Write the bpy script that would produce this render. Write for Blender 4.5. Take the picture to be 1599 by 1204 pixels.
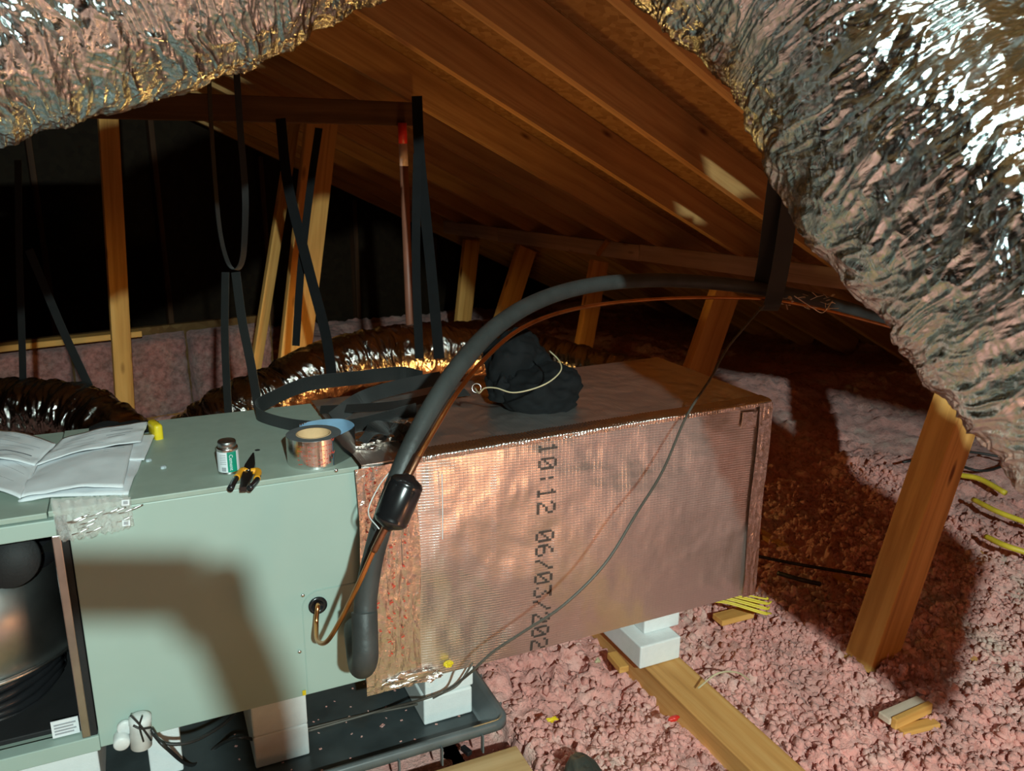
import bpy, bmesh, math, random
import numpy as np
from mathutils import Vector, Matrix
random.seed(7); rng = np.random.RandomState(7)
for o in list(bpy.data.objects): bpy.data.objects.remove(o)
SC = bpy.context.scene; COL = SC.collection
# ---------------------------------------------------------------- camera
# world frame: x along the long axis of the air handler, y away across it, z up; z = 0 is the attic joist level
F_PX, CXP, CYP = 1275.8, 799.5, 602.0
CAM = Vector((-0.403, -1.672, 1.40))
def cam_axes(p, r, y):
    F = Vector((math.sin(y)*math.cos(p), math.cos(y)*math.cos(p), -math.sin(p)))
    Rt = Vector((math.cos(y), -math.sin(y), 0)); D = F.cross(Rt)
    return math.cos(r)*Rt+math.sin(r)*D, -math.sin(r)*Rt+math.cos(r)*D, F
CR, CD, CF = cam_axes(math.radians(15.448), math.radians(-0.51), math.radians(24.82))
cam_d = bpy.data.cameras.new('camera'); cam = bpy.data.objects.new('camera', cam_d); COL.objects.link(cam)
m = Matrix((CR, -CD, -CF)).transposed().to_4x4(); m.translation = CAM; cam.matrix_world = m
cam_d.sensor_width = 36; cam_d.lens = F_PX/1599*36; cam_d.clip_start = 0.01; cam_d.clip_end = 60
cam_d.dof.use_dof = True; cam_d.dof.focus_distance = 1.95; cam_d.dof.aperture_fstop = 8
SC.camera = cam
# ---------------------------------------------------------------- world and light
w = bpy.data.worlds.new('night'); SC.world = w; w.use_nodes = True
w.node_tree.nodes['Background'].inputs[0].default_value = (0.010, 0.006, 0.004, 1)
w.node_tree.nodes['Background'].inputs[1].default_value = 0.0
SC.view_settings.view_transform = 'Standard'; SC.view_settings.look = 'None'
SC.view_settings.gamma = 1; SC.view_settings.use_curve_mapping = False
SC.view_settings.exposure = 0.0
def cam_pt(r, d, f): return CAM + CR*r + CD*d + CF*f
def lamp(name, loc, power, radius, color):
    l = bpy.data.lights.new(name, 'POINT'); l.energy = power; l.shadow_soft_size = radius; l.color = color
    o = bpy.data.objects.new(name, l); COL.objects.link(o); o.location = loc; return o
# the work lamp hung from the rafters behind the photographer's right shoulder
def att_(u, v, z): a = math.radians(11.77); return CAM + Vector((math.cos(a)*u-math.sin(a)*v, math.sin(a)*u+math.cos(a)*v, z))
LAMP = cam_pt(0.677, -0.40, -1.6)
wl = bpy.data.lights.new('work_lamp', 'SPOT'); wl.energy = 540; wl.shadow_soft_size = 0.035; wl.color = (0.78, 1.0, 0.94)
wl.spot_size = math.radians(112); wl.spot_blend = 0.35
wo = bpy.data.objects.new('work_lamp', wl); COL.objects.link(wo); wo.location = LAMP
wo.rotation_euler = (Vector((0.75, 0.3, 0.55))-LAMP).to_track_quat('-Z', 'Y').to_euler()
# weak warm fill lamp, added out of view at the right to warm the shade
lamp('warm_fill', cam_pt(1.05, 0.90, 0.80), 8, 0.10, (1.0, 0.42, 0.18))
# warm trouble light lying on the insulation behind the plenum
lamp('trouble_light', att_(1.80, 2.80, -1.17), 11, 0.06, (1.0, 0.62, 0.18))
# ---------------------------------------------------------------- placing helpers
def ray(px, py): return CR*((px-CXP)/F_PX) + CD*((py-CYP)/F_PX) + CF
def at_d(px, py, d): return CAM + ray(px, py)*d
def at_z(px, py, z): r = ray(px, py); return CAM + r*((z-CAM.z)/r.z)
def at_y(px, py, y): r = ray(px, py); return CAM + r*((y-CAM.y)/r.y)
def at_x(px, py, x): r = ray(px, py); return CAM + r*((x-CAM.x)/r.x)
BA = math.radians(11.77)
UW = Vector((math.cos(BA), math.sin(BA), 0)); VW = Vector((-math.sin(BA), math.cos(BA), 0))   # attic axes: down the roof, along the ridge
def att(u, v, z): return CAM + UW*u + VW*v + Vector((0, 0, z))      # z relative to the camera height
def at_v(px, py, v): r = ray(px, py); return CAM + r*(v/r.dot(VW))
def at_u(px, py, u): r = ray(px, py); return CAM + r*(u/r.dot(UW))
def proj(P): q = P-CAM; f = q.dot(CF); return (q.dot(CR)/f*F_PX+CXP, q.dot(CD)/f*F_PX+CYP, f)
# ---------------------------------------------------------------- numpy noise
_T = rng.rand(4096)
def _h(ix, iy, iz): return _T[(ix*73 + iy*1619 + iz*31337 + (ix*iy % 977)*7 + (iz*ix % 613)*13) & 4095]
def vnoise(x, y, z=None):
    x = np.asarray(x, float); y = np.asarray(y, float); z = np.zeros_like(x) if z is None else np.asarray(z, float)
    ix, iy, iz = (np.floor(a).astype(np.int64) for a in (x, y, z))
    fx, fy, fz = x-ix, y-iy, z-iz
    fx, fy, fz = (f*f*(3-2*f) for f in (fx, fy, fz))
    r = 0
    for a in (0, 1):
        for b in (0, 1):
            for c in (0, 1):
                r = r + _h(ix+a, iy+b, iz+c)*(fx if a else 1-fx)*(fy if b else 1-fy)*(fz if c else 1-fz)
    return r*2-1
def fbm(x, y, z=None, o=3):
    r = 0; a = 1; s = 1
    for i in range(o):
        r = r + a*vnoise(np.asarray(x)*s+i*17.3, np.asarray(y)*s+i*9.1, None if z is None else np.asarray(z)*s+i*5.7); a *= .5; s *= 2.03
    return r
def worley(x, y, seed=0):
    ix = np.floor(x).astype(np.int64); iy = np.floor(y).astype(np.int64)
    f1 = np.full(x.shape, 9.0); f2 = np.full(x.shape, 9.0)
    for a in (-1, 0, 1):
        for b in (-1, 0, 1):
            jx = ix+a; jy = iy+b
            px = jx + _h(jx+seed, jy, jx*0+3); py = jy + _h(jx, jy+seed, jx*0+11)
            d = (px-x)**2+(py-y)**2
            m_ = d < f1
            f2 = np.where(m_, f1, np.minimum(f2, d)); f1 = np.where(m_, d, f1)
    return np.sqrt(f1), np.sqrt(f2)
# ---------------------------------------------------------------- materials
def newmat(name):
    m = bpy.data.materials.new(name); m.use_nodes = True; nt = m.node_tree
    b = nt.nodes['Principled BSDF']; return m, nt, b
def N(nt, t, **k):
    n = nt.nodes.new(t)
    for a, v in k.items():
        if a in ('ins',):
            for i, vv in v.items(): n.inputs[i].default_value = vv
        else: setattr(n, a, v)
    return n
def L(nt, a, b): nt.links.new(a, b)
def ramp(nt, fac, stops):
    r = nt.nodes.new('ShaderNodeValToRGB'); e = r.color_ramp.elements
    while len(e) < len(stops): e.new(0.5)
    for i, (p, c) in enumerate(stops): e[i].position = p; e[i].color = (*c, 1)
    L(nt, fac, r.inputs[0]); return r.outputs[0]
def coords(nt, scale=(1, 1, 1), rot=(0, 0, 0), kind='Object'):
    tc = nt.nodes.new('ShaderNodeTexCoord'); mp = nt.nodes.new('ShaderNodeMapping')
    mp.inputs['Scale'].default_value = scale; mp.inputs['Rotation'].default_value = rot
    L(nt, tc.outputs[kind], mp.inputs[0]); return mp.outputs[0]
def bump(nt, b, h, strength, dist=0.01, prev=None):
    bp = nt.nodes.new('ShaderNodeBump'); bp.inputs['Strength'].default_value = strength; bp.inputs['Distance'].default_value = dist
    L(nt, h, bp.inputs['Height'])
    if prev is not None: L(nt, prev, bp.inputs['Normal'])
    L(nt, bp.outputs[0], b.inputs['Normal']); return bp.outputs[0]
def plain(name, col, rough=0.5, metal=0.0, var=0.12, scale=30, bmp=0.0, bscale=200, spec=0.5, coat=0.0):
    m, nt, b = newmat(name); c = coords(nt)
    n = N(nt, 'ShaderNodeTexNoise', ins={'Scale': scale, 'Detail': 4}); L(nt, c, n.inputs['Vector'])
    lo = tuple(max(0, x*(1-var)) for x in col); hi = tuple(min(1, x*(1+var)) for x in col)
    L(nt, ramp(nt, n.outputs['Fac'], [(0.3, lo), (0.7, hi)]), b.inputs['Base Color'])
    b.inputs['Roughness'].default_value = rough; b.inputs['Metallic'].default_value = metal
    b.inputs['Specular IOR Level'].default_value = spec; b.inputs['Coat Weight'].default_value = coat
    if bmp:
        n2 = N(nt, 'ShaderNodeTexNoise', ins={'Scale': bscale, 'Detail': 3}); L(nt, c, n2.inputs['Vector'])
        bump(nt, b, n2.outputs['Fac'], bmp, 0.002)
    return m
def wood(name, dark, mid, light, axis=0, rough=0.7, knots=True):
    m, nt, b = newmat(name)
    sc = [26, 26, 26]; sc[axis] = 1.1
    c = coords(nt, tuple(sc))
    n = N(nt, 'ShaderNodeTexNoise', ins={'Scale': 1.0, 'Detail': 6, 'Roughness': 0.6, 'Distortion': 0.6}); L(nt, c, n.inputs['Vector'])
    col = ramp(nt, n.outputs['Fac'], [(0.28, dark), (0.5, mid), (0.72, light)])
    sc2 = [5, 5, 5]; sc2[axis] = 1.5; c2 = coords(nt, tuple(sc2))
    n2 = N(nt, 'ShaderNodeTexNoise', ins={'Scale': 1.0, 'Detail': 3}); L(nt, c2, n2.inputs['Vector'])
    mx = N(nt, 'ShaderNodeMix', data_type='RGBA', blend_type='MULTIPLY'); mx.inputs[0].default_value = 0.55
    L(nt, col, mx.inputs[6]); L(nt, ramp(nt, n2.outputs['Fac'], [(0.35, (0.55, 0.5, 0.45)), (0.65, (1, 1, 1))]), mx.inputs[7])
    out = mx.outputs[2]
    if knots:
        sk = [9, 9, 9]; sk[axis] = 3.0; c3 = coords(nt, tuple(sk))
        v = N(nt, 'ShaderNodeTexVoronoi', ins={'Scale': 0.9}); L(nt, c3, v.inputs['Vector'])
        mk = N(nt, 'ShaderNodeMix', data_type='RGBA', blend_type='MULTIPLY'); mk.inputs[0].default_value = 1.0
        L(nt, out, mk.inputs[6]); L(nt, ramp(nt, v.outputs['Distance'], [(0.05, (0.25, 0.15, 0.1)), (0.13, (1, 1, 1))]), mk.inputs[7]); out = mk.outputs[2]
    L(nt, out, b.inputs['Base Color']); b.inputs['Roughness'].default_value = rough
    b.inputs['Specular IOR Level'].default_value = 0.25
    bump(nt, b, n.outputs['Fac'], 0.25, 0.002)
    return m
M = {}
M['wood_raft'] = wood('rafter_wood', (0.40, 0.20, 0.07), (0.62, 0.35, 0.13), (0.74, 0.46, 0.18))
M['wood_strut'] = wood('strut_wood', (0.52, 0.24, 0.06), (0.76, 0.40, 0.11), (0.86, 0.50, 0.16))
M['wood_x'] = wood('board_wood', (0.46, 0.22, 0.07), (0.74, 0.38, 0.12), (0.84, 0.50, 0.19))
M['wood_grey'] = wood('weathered_wood', (0.50, 0.38, 0.29), (0.72, 0.58, 0.46), (0.82, 0.68, 0.56))
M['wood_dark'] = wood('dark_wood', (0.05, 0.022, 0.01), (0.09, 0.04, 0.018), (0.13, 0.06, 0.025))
M['ply'] = wood('plywood', (0.45, 0.25, 0.10), (0.66, 0.42, 0.20), (0.76, 0.52, 0.28), axis=0)
def osb(name, k=1.0, sc=22):
    m, nt, b = newmat(name); c = coords(nt, (sc, sc*.7, sc))
    n = N(nt, 'ShaderNodeTexNoise', ins={'Scale': 0.5, 'Detail': 2}); L(nt, c, n.inputs['Vector'])
    ad = N(nt, 'ShaderNodeMix', data_type='VECTOR'); ad.inputs[0].default_value = 0.35; L(nt, c, ad.inputs[4]); L(nt, n.outputs['Color'], ad.inputs[5])
    v = N(nt, 'ShaderNodeTexVoronoi', ins={'Scale': 1.0, 'Randomness': 1.0}); L(nt, c, v.inputs['Vector'])
    L(nt, ramp(nt, v.outputs['Color'], [(0.1, tuple(x*k for x in (0.34, 0.17, 0.055))), (0.5, tuple(x*k for x in (0.43, 0.23, 0.08))), (0.9, tuple(x*k for x in (0.52, 0.30, 0.11)))]), b.inputs['Base Color'])
    b.inputs['Roughness'].default_value = 0.75; b.inputs['Specular IOR Level'].default_value = 0.2
    bump(nt, b, v.outputs['Distance'], 0.4, 0.004); return m
M['osb'] = osb('strand_board', 0.8, 48); M['osb_dark'] = osb('strand_board_dark', 0.30); M['osb_black'] = osb('shaded_gable_board', 0.04)  # gable board coloured near black to stand in for deep shade
def foil_crinkle(name, col=(0.80, 0.79, 0.77), rough=0.22, s=60, st=0.9, stretch=None, tint=None):
    m, nt, b = newmat(name)
    c = coords(nt)
    if stretch: 
        c = coords(nt, stretch, kind='UV')
    n0 = N(nt, 'ShaderNodeTexNoise', ins={'Scale': s*.35, 'Detail': 3, 'Distortion': 1.5}); L(nt, c, n0.inputs['Vector'])
    v = N(nt, 'ShaderNodeTexVoronoi', ins={'Scale': s*.55}); v.feature = 'DISTANCE_TO_EDGE'
    va = N(nt, 'ShaderNodeVectorMath', operation='MULTIPLY_ADD'); va.inputs[1].default_value = (2.2/s,)*3
    L(nt, n0.outputs['Color'], va.inputs[0]); L(nt, c, va.inputs[2]); L(nt, va.outputs[0], v.inputs['Vector'])
    n = N(nt, 'ShaderNodeTexNoise', ins={'Scale': s, 'Detail': 5, 'Roughness': 0.65, 'Distortion': 2.0}); L(nt, c, n.inputs['Vector'])
    p = bump(nt, b, v.outputs['Distance'], st*.8, 0.006)
    bump(nt, b, n.outputs['Fac'], st, 0.010, p)
    if tint:
        L(nt, ramp(nt, n0.outputs['Fac'], [(0.40, col), (0.58, tint)]), b.inputs['Base Color'])
    else: b.inputs['Base Color'].default_value = (*col, 1)
    b.inputs['Metallic'].default_value = 1.0; b.inputs['Roughness'].default_value = rough
    return m
M['foil'] = foil_crinkle('crinkled_foil', (0.68, 0.76, 0.77), 0.14, 1.0, 0.32, stretch=(60, 20, 1))
M['foil_dark'] = foil_crinkle('dark_flex_jacket', (0.30, 0.27, 0.25), 0.16, 1.0, 0.5, stretch=(26, 12, 1))
M['foil_tape'] = foil_crinkle('foil_tape', (0.86, 0.80, 0.76), 0.20, 45, 0.3)
def fsk(name):
    """foil facing with a woven reinforcing scrim pressed through it"""
    m, nt, b = newmat(name); tc = nt.nodes.new('ShaderNodeTexCoord')
    def wave(rotv, scale):
        mp = nt.nodes.new('ShaderNodeMapping'); mp.inputs['Rotation'].default_value = rotv; L(nt, tc.outputs['Object'], mp.inputs[0])
        wv = N(nt, 'ShaderNodeTexWave', ins={'Scale': scale, 'Distortion': 0.35, 'Detail': 1, 'Detail Scale': 1.0}); wv.bands_direction = 'X'; L(nt, mp.outputs[0], wv.inputs['Vector'])
        return ramp(nt, wv.outputs['Fac'], [(0.80, (0, 0, 0)), (0.98, (1, 1, 1))])
    a = wave((0, math.radians(90-3), 0), 46); c = wave((0, 0, 0), 30); 
    m1 = N(nt, 'ShaderNodeMath', operation='MULTIPLY_ADD'); L(nt, c, m1.inputs[0]); m1.inputs[1].default_value = 0.4; L(nt, a, m1.inputs[2])
    n = N(nt, 'ShaderNodeTexNoise', ins={'Scale': 3.2, 'Detail': 3, 'Distortion': 0.6}); L(nt, tc.outputs['Object'], n.inputs['Vector'])
    n2 = N(nt, 'ShaderNodeTexNoise', ins={'Scale': 60, 'Detail': 3}); L(nt, tc.outputs['Object'], n2.inputs['Vector'])
    p = bump(nt, b, n.outputs['Fac'], 0.35, 0.05)
    p = bump(nt, b, n2.outputs['Fac'], 0.12, 0.003, p)
    bump(nt, b, m1.outputs[0], 0.50, 0.0007, p)
    b.inputs['Base Color'].default_value = (0.84, 0.77, 0.73, 1); b.inputs['Metallic'].default_value = 0.92
    b.inputs['Roughness'].default_value = 0.29
    return m
M['fsk'] = fsk('scrim_foil_facing')
M['paint'] = plain('grey_green_enamel', (0.37, 0.47, 0.42), 0.42, var=0.03, scale=6, spec=0.4)
M['paint_dk'] = plain('grey_green_enamel_edge', (0.34, 0.41, 0.35), 0.5, var=0.05)
M['black_in'] = plain('black_liner', (0.012, 0.012, 0.013), 0.7, bmp=0.3)
M['zinc'] = plain('zinc_plating', (0.55, 0.62, 0.66), 0.5, 0.3)
M['galv'] = plain('galvanised_steel', (0.42, 0.43, 0.42), 0.34, 1.0, var=0.25, scale=9)
M['steel'] = plain('bright_steel', (0.75, 0.75, 0.74), 0.25, 1.0)
M['blackplastic'] = plain('black_plastic', (0.014, 0.014, 0.016), 0.25, spec=0.6)
M['rubber'] = plain('foam_rubber', (0.040, 0.044, 0.043), 0.50, var=0.25, scale=14, bmp=0.4, bscale=90)
M['copper'] = plain('copper_tube', (0.80, 0.36, 0.13), 0.28, 1.0, var=0.22, scale=14)
M['copper_old'] = plain('browned_copper', (0.40, 0.20, 0.12), 0.38, 1.0, var=0.35, scale=30)
M['black_gloss'] = plain('black_gloss_enamel', (0.010, 0.010, 0.011), 0.22, spec=0.7)
M['pan'] = plain('grey_black_plastic', (0.045, 0.055, 0.058), 0.38, var=0.3, scale=12, bmp=0.2, bscale=40)
M['pan_rim'] = plain('grey_plastic_rim', (0.11, 0.125, 0.13), 0.34, var=0.2, scale=12)
M['eps'] = plain('white_polystyrene', (0.80, 0.83, 0.83), 0.7, var=0.03, scale=50, bmp=0.35, bscale=260)
M['paper'] = plain('white_paper', (0.78, 0.80, 0.83), 0.75, var=0.03)
M['ink'] = plain('grey_ink', (0.10, 0.10, 0.12), 0.8)
M['ink_pale'] = plain('pale_ink', (0.35, 0.36, 0.39), 0.8)
M['dots'] = plain('dark_ink_dots', (0.05, 0.035, 0.03), 0.6)
M['red_ink'] = plain('red_ink', (0.62, 0.06, 0.03), 0.6)
M['red'] = plain('red_plastic', (0.70, 0.03, 0.02), 0.4)
M['yellow'] = plain('yellow_plastic', (0.85, 0.62, 0.02), 0.4)
M['yel_cable'] = plain('yellow_cable_sheath', (0.75, 0.58, 0.05), 0.45)
M['blackcable'] = plain('black_cable_sheath', (0.02, 0.02, 0.02), 0.45)
M['greycable'] = plain('grey_brown_cable', (0.10, 0.085, 0.07), 0.5)
M['orange'] = plain('orange_grip', (0.90, 0.38, 0.02), 0.4)
M['green'] = plain('green_print', (0.0, 0.27, 0.17), 0.5)
M['card'] = plain('tan_cardboard', (0.72, 0.46, 0.24), 0.8)
M['blue_liner'] = plain('pale_blue_liner', (0.38, 0.62, 0.85), 0.45)
M['tape_shiny'] = plain('bright_foil_roll', (0.82, 0.80, 0.78), 0.20, 1.0, var=0.05, bmp=0.15, bscale=60)
M['tape_side'] = plain('foil_roll_side', (0.22, 0.26, 0.28), 0.45, 0.5)
M['rustpipe'] = plain('red_brown_pipe', (0.34, 0.13, 0.08), 0.45, var=0.15, scale=8)
M['whiteplastic'] = plain('white_plastic', (0.75, 0.76, 0.75), 0.4)
M['khaki'] = plain('beige_piping', (0.50, 0.42, 0.26), 0.7)
M['skin'] = plain('skin', (0.55, 0.33, 0.23), 0.55)
M['debris'] = plain('foil_scrap', (0.7, 0.6, 0.5), 0.3, 0.8)
def webbing(name, col, su=180):
    m, nt, b = newmat(name); c = coords(nt, (1, 1, 1), kind='UV')
    wv = N(nt, 'ShaderNodeTexWave', ins={'Scale': su, 'Distortion': 0.5}); wv.bands_direction = 'Y'; L(nt, c, wv.inputs['Vector'])
    n = N(nt, 'ShaderNodeTexNoise', ins={'Scale': 20, 'Detail': 3}); L(nt, coords(nt), n.inputs['Vector'])
    L(nt, ramp(nt, n.outputs['Fac'], [(0.3, tuple(x*.6 for x in col)), (0.7, col)]), b.inputs['Base Color'])
    b.inputs['Roughness'].default_value = 0.5; b.inputs['Sheen Weight'].default_value = 0.1
    bump(nt, b, wv.outputs['Fac'], 0.5, 0.001); return m
M['web'] = webbing('black_nylon_webbing', (0.008, 0.009, 0.009))
M['cloth'] = plain('black_cloth', (0.0045, 0.005, 0.006), 0.85, spec=0.3, var=0.2, bmp=0.5, bscale=500)
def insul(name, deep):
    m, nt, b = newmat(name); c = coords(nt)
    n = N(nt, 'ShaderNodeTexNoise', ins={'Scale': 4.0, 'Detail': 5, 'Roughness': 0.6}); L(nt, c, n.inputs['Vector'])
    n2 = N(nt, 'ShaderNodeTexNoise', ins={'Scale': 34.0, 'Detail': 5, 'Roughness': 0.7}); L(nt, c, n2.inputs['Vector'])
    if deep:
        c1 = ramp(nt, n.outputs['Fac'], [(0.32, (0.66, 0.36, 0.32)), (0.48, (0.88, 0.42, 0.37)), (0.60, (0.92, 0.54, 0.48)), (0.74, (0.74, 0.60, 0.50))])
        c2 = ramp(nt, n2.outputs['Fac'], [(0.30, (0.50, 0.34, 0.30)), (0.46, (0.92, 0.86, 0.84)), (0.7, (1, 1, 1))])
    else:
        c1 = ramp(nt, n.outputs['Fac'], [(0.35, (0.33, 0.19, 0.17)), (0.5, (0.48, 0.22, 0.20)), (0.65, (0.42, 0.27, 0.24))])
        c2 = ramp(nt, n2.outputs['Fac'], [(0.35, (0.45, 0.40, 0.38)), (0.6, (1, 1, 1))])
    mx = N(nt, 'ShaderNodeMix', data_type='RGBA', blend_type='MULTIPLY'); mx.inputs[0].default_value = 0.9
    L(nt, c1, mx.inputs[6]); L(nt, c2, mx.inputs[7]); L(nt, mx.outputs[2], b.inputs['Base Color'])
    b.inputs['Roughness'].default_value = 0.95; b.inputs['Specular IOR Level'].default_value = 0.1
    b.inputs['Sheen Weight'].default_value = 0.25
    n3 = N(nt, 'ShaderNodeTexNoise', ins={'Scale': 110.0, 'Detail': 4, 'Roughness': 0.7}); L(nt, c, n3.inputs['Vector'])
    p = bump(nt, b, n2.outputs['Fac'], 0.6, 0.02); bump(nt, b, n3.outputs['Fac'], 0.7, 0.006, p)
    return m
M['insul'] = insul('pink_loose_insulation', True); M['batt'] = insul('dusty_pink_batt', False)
def film():
    m, nt, b = newmat('clear_bag_film'); c = coords(nt)
    b.inputs['Base Color'].default_value = (0.9, 0.88, 0.85, 1); b.inputs['Roughness'].default_value = 0.12
    b.inputs['Transmission Weight'].default_value = 0.55; b.inputs['IOR'].default_value = 1.15; b.inputs['Specular IOR Level'].default_value = 1.0
    b.inputs['Alpha'].default_value = 0.55
    n = N(nt, 'ShaderNodeTexNoise', ins={'Scale': 40, 'Detail': 3}); L(nt, c, n.inputs['Vector']); bump(nt, b, n.outputs['Fac'], 0.6, 0.004)
    return m
M['film'] = film()
# ---------------------------------------------------------------- mesh helpers
def obj(name, bm, mat, parent=None, smooth=False, label=None):
    """link a bmesh (built in world coordinates) as one object, relative to its parent thing"""
    me = bpy.data.meshes.new(name)
    if isinstance(bm, bmesh.types.BMesh):
        bm.normal_update(); bm.to_mesh(me); bm.free()
    else:
        me.from_pydata(bm[0], [], bm[1])
    if smooth:
        me.polygons.foreach_set('use_smooth', [True]*len(me.polygons))
    o = bpy.data.objects.new(name, me); COL.objects.link(o)
    if mat is not None: me.materials.append(mat)
    if parent is not None:
        off = parent.location.copy(); p = parent.parent
        while p is not None: off += p.location; p = p.parent
        me.transform(Matrix.Translation(-off)); o.parent = parent
    if label: o['label'] = label
    return o
def thing(name, label, cat, loc=(0, 0, 0), group=None):
    o = bpy.data.objects.new(name, None); COL.objects.link(o); o.location = loc
    o.empty_display_size = 0.05
    o['label'] = label; o['category'] = cat
    if group: o['group'] = group
    return o
def recenter(o):
    """put the origin of a one-mesh thing at its base"""
    me = o.data; n = len(me.vertices); a = np.empty(n*3); me.vertices.foreach_get('co', a); a = a.reshape(-1, 3)
    c = Vector(((a[:, 0].min()+a[:, 0].max())/2, (a[:, 1].min()+a[:, 1].max())/2, a[:, 2].min()))
    me.transform(Matrix.Translation(-c)); o.location = c; return o
def tag(o, label, cat, group=None, kind=None):
    recenter(o); o['label'] = label; o['category'] = cat
    if group: o['group'] = group
    if kind: o['kind'] = kind
    return o
def struct(o): o['kind'] = 'structure'; return o
def nb(): return bmesh.new()
def add_box(bm, c, s, rot=None, bev=0.0):
    """box with centre c, size s, rot = 3x3 (columns = local axes)"""
    r = bmesh.ops.create_cube(bm, size=1.0); vs = r['verts']
    mt = Matrix.Diagonal((s[0], s[1], s[2], 1))
    if rot is not None: mt = rot.to_4x4() @ mt
    mt = Matrix.Translation(Vector(c)) @ mt
    bmesh.ops.transform(bm, matrix=mt, verts=vs)
    if bev:
        es = list({e for v in vs for e in v.link_edges})
        bmesh.ops.bevel(bm, geom=es, offset=bev, segments=2, affect='EDGES', profile=0.5)
    return bm
def box(c, s, rot=None, bev=0.0): return add_box(nb(), c, s, rot, bev)
def frame(x, zhint=(0, 0, 1)):
    x = Vector(x).normalized(); z = Vector(zhint); y = z.cross(x)
    if y.length < 1e-5: y = Vector((0, 1, 0)).cross(x)
    y.normalize(); z = x.cross(y); return Matrix((x, y, z)).transposed()
def beam(a, b, wy, wz, zhint=(0, 0, 1), bev=0.003, bm=None):
    """timber from a to b, wy across, wz in the hint direction"""
    a = Vector(a); b = Vector(b)
    return add_box(bm or nb(), (a+b)/2, ((b-a).length, wy, wz), frame(b-a, zhint), bev)
def timber(name, a, b, wy, wz, mat, parent=None, zhint=(0, 0, 1), bev=0.003):
    """a timber as an object with its grain along local x"""
    a = Vector(a); b = Vector(b)
    bm = box((0, 0, 0), ((b-a).length, wy, wz), None, bev)
    me = bpy.data.meshes.new(name); bm.to_mesh(me); bm.free(); me.materials.append(mat)
    o = bpy.data.objects.new(name, me); COL.objects.link(o)
    mw = frame(b-a, zhint).to_4x4(); mw.translation = (a+b)/2
    if parent is not None: o.parent = parent; mw = Matrix.Translation(-parent.location) @ mw
    o.matrix_local = mw
    return o
def smooth_path(pts, n=8):
    pts = [Vector(p) for p in pts]; out = []
    P = [pts[0]*2-pts[1]] + pts + [pts[-1]*2-pts[-2]]
    for i in range(1, len(P)-2):
        for k in range(n):
            t = k/n; a, b, c, d = P[i-1], P[i], P[i+1], P[i+2]
            out.append(0.5*((2*b)+(c-a)*t+(2*a-5*b+4*c-d)*t*t+(3*b-a-3*c+d)*t**3))
    out.append(pts[-1]); return out
def frames(path):
    T = []
    for i in range(len(path)):
        T.append((path[min(i+1, len(path)-1)]-path[max(i-1, 0)]).normalized())
    nrm = T[0].orthogonal().normalized(); out = []
    for t in T:
        nrm = (nrm - t*nrm.dot(t)).normalized(); out.append((t, nrm, t.cross(nrm)))
    return out
def add_tube(bm, pts, r, seg=12, n=8, cap=True):
    path = smooth_path(pts, n) if n > 1 else [Vector(p) for p in pts]
    fr = frames(path); rings = []
    for i, (p, (t, a, b)) in enumerate(zip(path, fr)):
        rr = r(i/(len(path)-1)) if callable(r) else r
        rings.append([bm.verts.new(p + a*math.cos(2*math.pi*k/seg)*rr + b*math.sin(2*math.pi*k/seg)*rr) for k in range(seg)])
    for i in range(len(rings)-1):
        for k in range(seg):
            bm.faces.new((rings[i][k], rings[i][(k+1) % seg], rings[i+1][(k+1) % seg], rings[i+1][k]))
    if cap: bm.faces.new(rings[0][::-1]); bm.faces.new(rings[-1])
    return bm
def tube(pts, r, seg=12, n=8, cap=True): return add_tube(nb(), pts, r, seg, n, cap)
def lathe(prof, base, axis, seg=32):
    """prof: (radius, height) pairs along axis from base"""
    bm = nb(); ax = Vector(axis).normalized(); a = ax.orthogonal().normalized(); b = ax.cross(a); base = Vector(base); rings = []
    for r, h in prof:
        rings.append([bm.verts.new(base+ax*h+(a*math.cos(2*math.pi*k/seg)+b*math.sin(2*math.pi*k/seg))*max(r, 1e-5)) for k in range(seg)])
    for i in range(len(rings)-1):
        for k in range(seg): bm.faces.new((rings[i][k], rings[i][(k+1) % seg], rings[i+1][(k+1) % seg], rings[i+1][k]))
    bm.faces.new(rings[0][::-1]); bm.faces.new(rings[-1]); return bm
def ribbon(pts, width, nrm=None, th=0.002, n=8, wdirs=None, uvs=True):
    """flat strap: width runs along wdirs (per control point) or one direction"""
    path = smooth_path(pts, n)
    if wdirs is None: W = [Vector(nrm).normalized()]*len(path)
    else: W = [v.normalized() for v in smooth_path(wdirs, n)]
    bm = nb(); uv = bm.loops.layers.uv.new('UVMap'); rows = []; s = 0; S = []
    for i, p in enumerate(path):
        t = (path[min(i+1, len(path)-1)]-path[max(i-1, 0)]).normalized()
        wd = (W[i]-t*W[i].dot(t)).normalized(); nn = t.cross(wd)
        if i: s += (p-path[i-1]).length
        S.append(s)
        rows.append([bm.verts.new(p+wd*width/2*a+nn*th/2*b) for a, b in ((-1, -1), (1, -1), (1, 1), (-1, 1))])
    for i in range(len(rows)-1):
        for k in range(4):
            f = bm.faces.new((rows[i][k], rows[i][(k+1) % 4], rows[i+1][(k+1) % 4], rows[i+1][k]))
            for l, (q, j) in zip(f.loops, ((0, i), (1, i), (1, i+1), (0, i+1))): l[uv].uv = (q*0.1, S[j])
    bm.faces.new(rows[0][::-1]); bm.faces.new(rows[-1]); return bm
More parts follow.
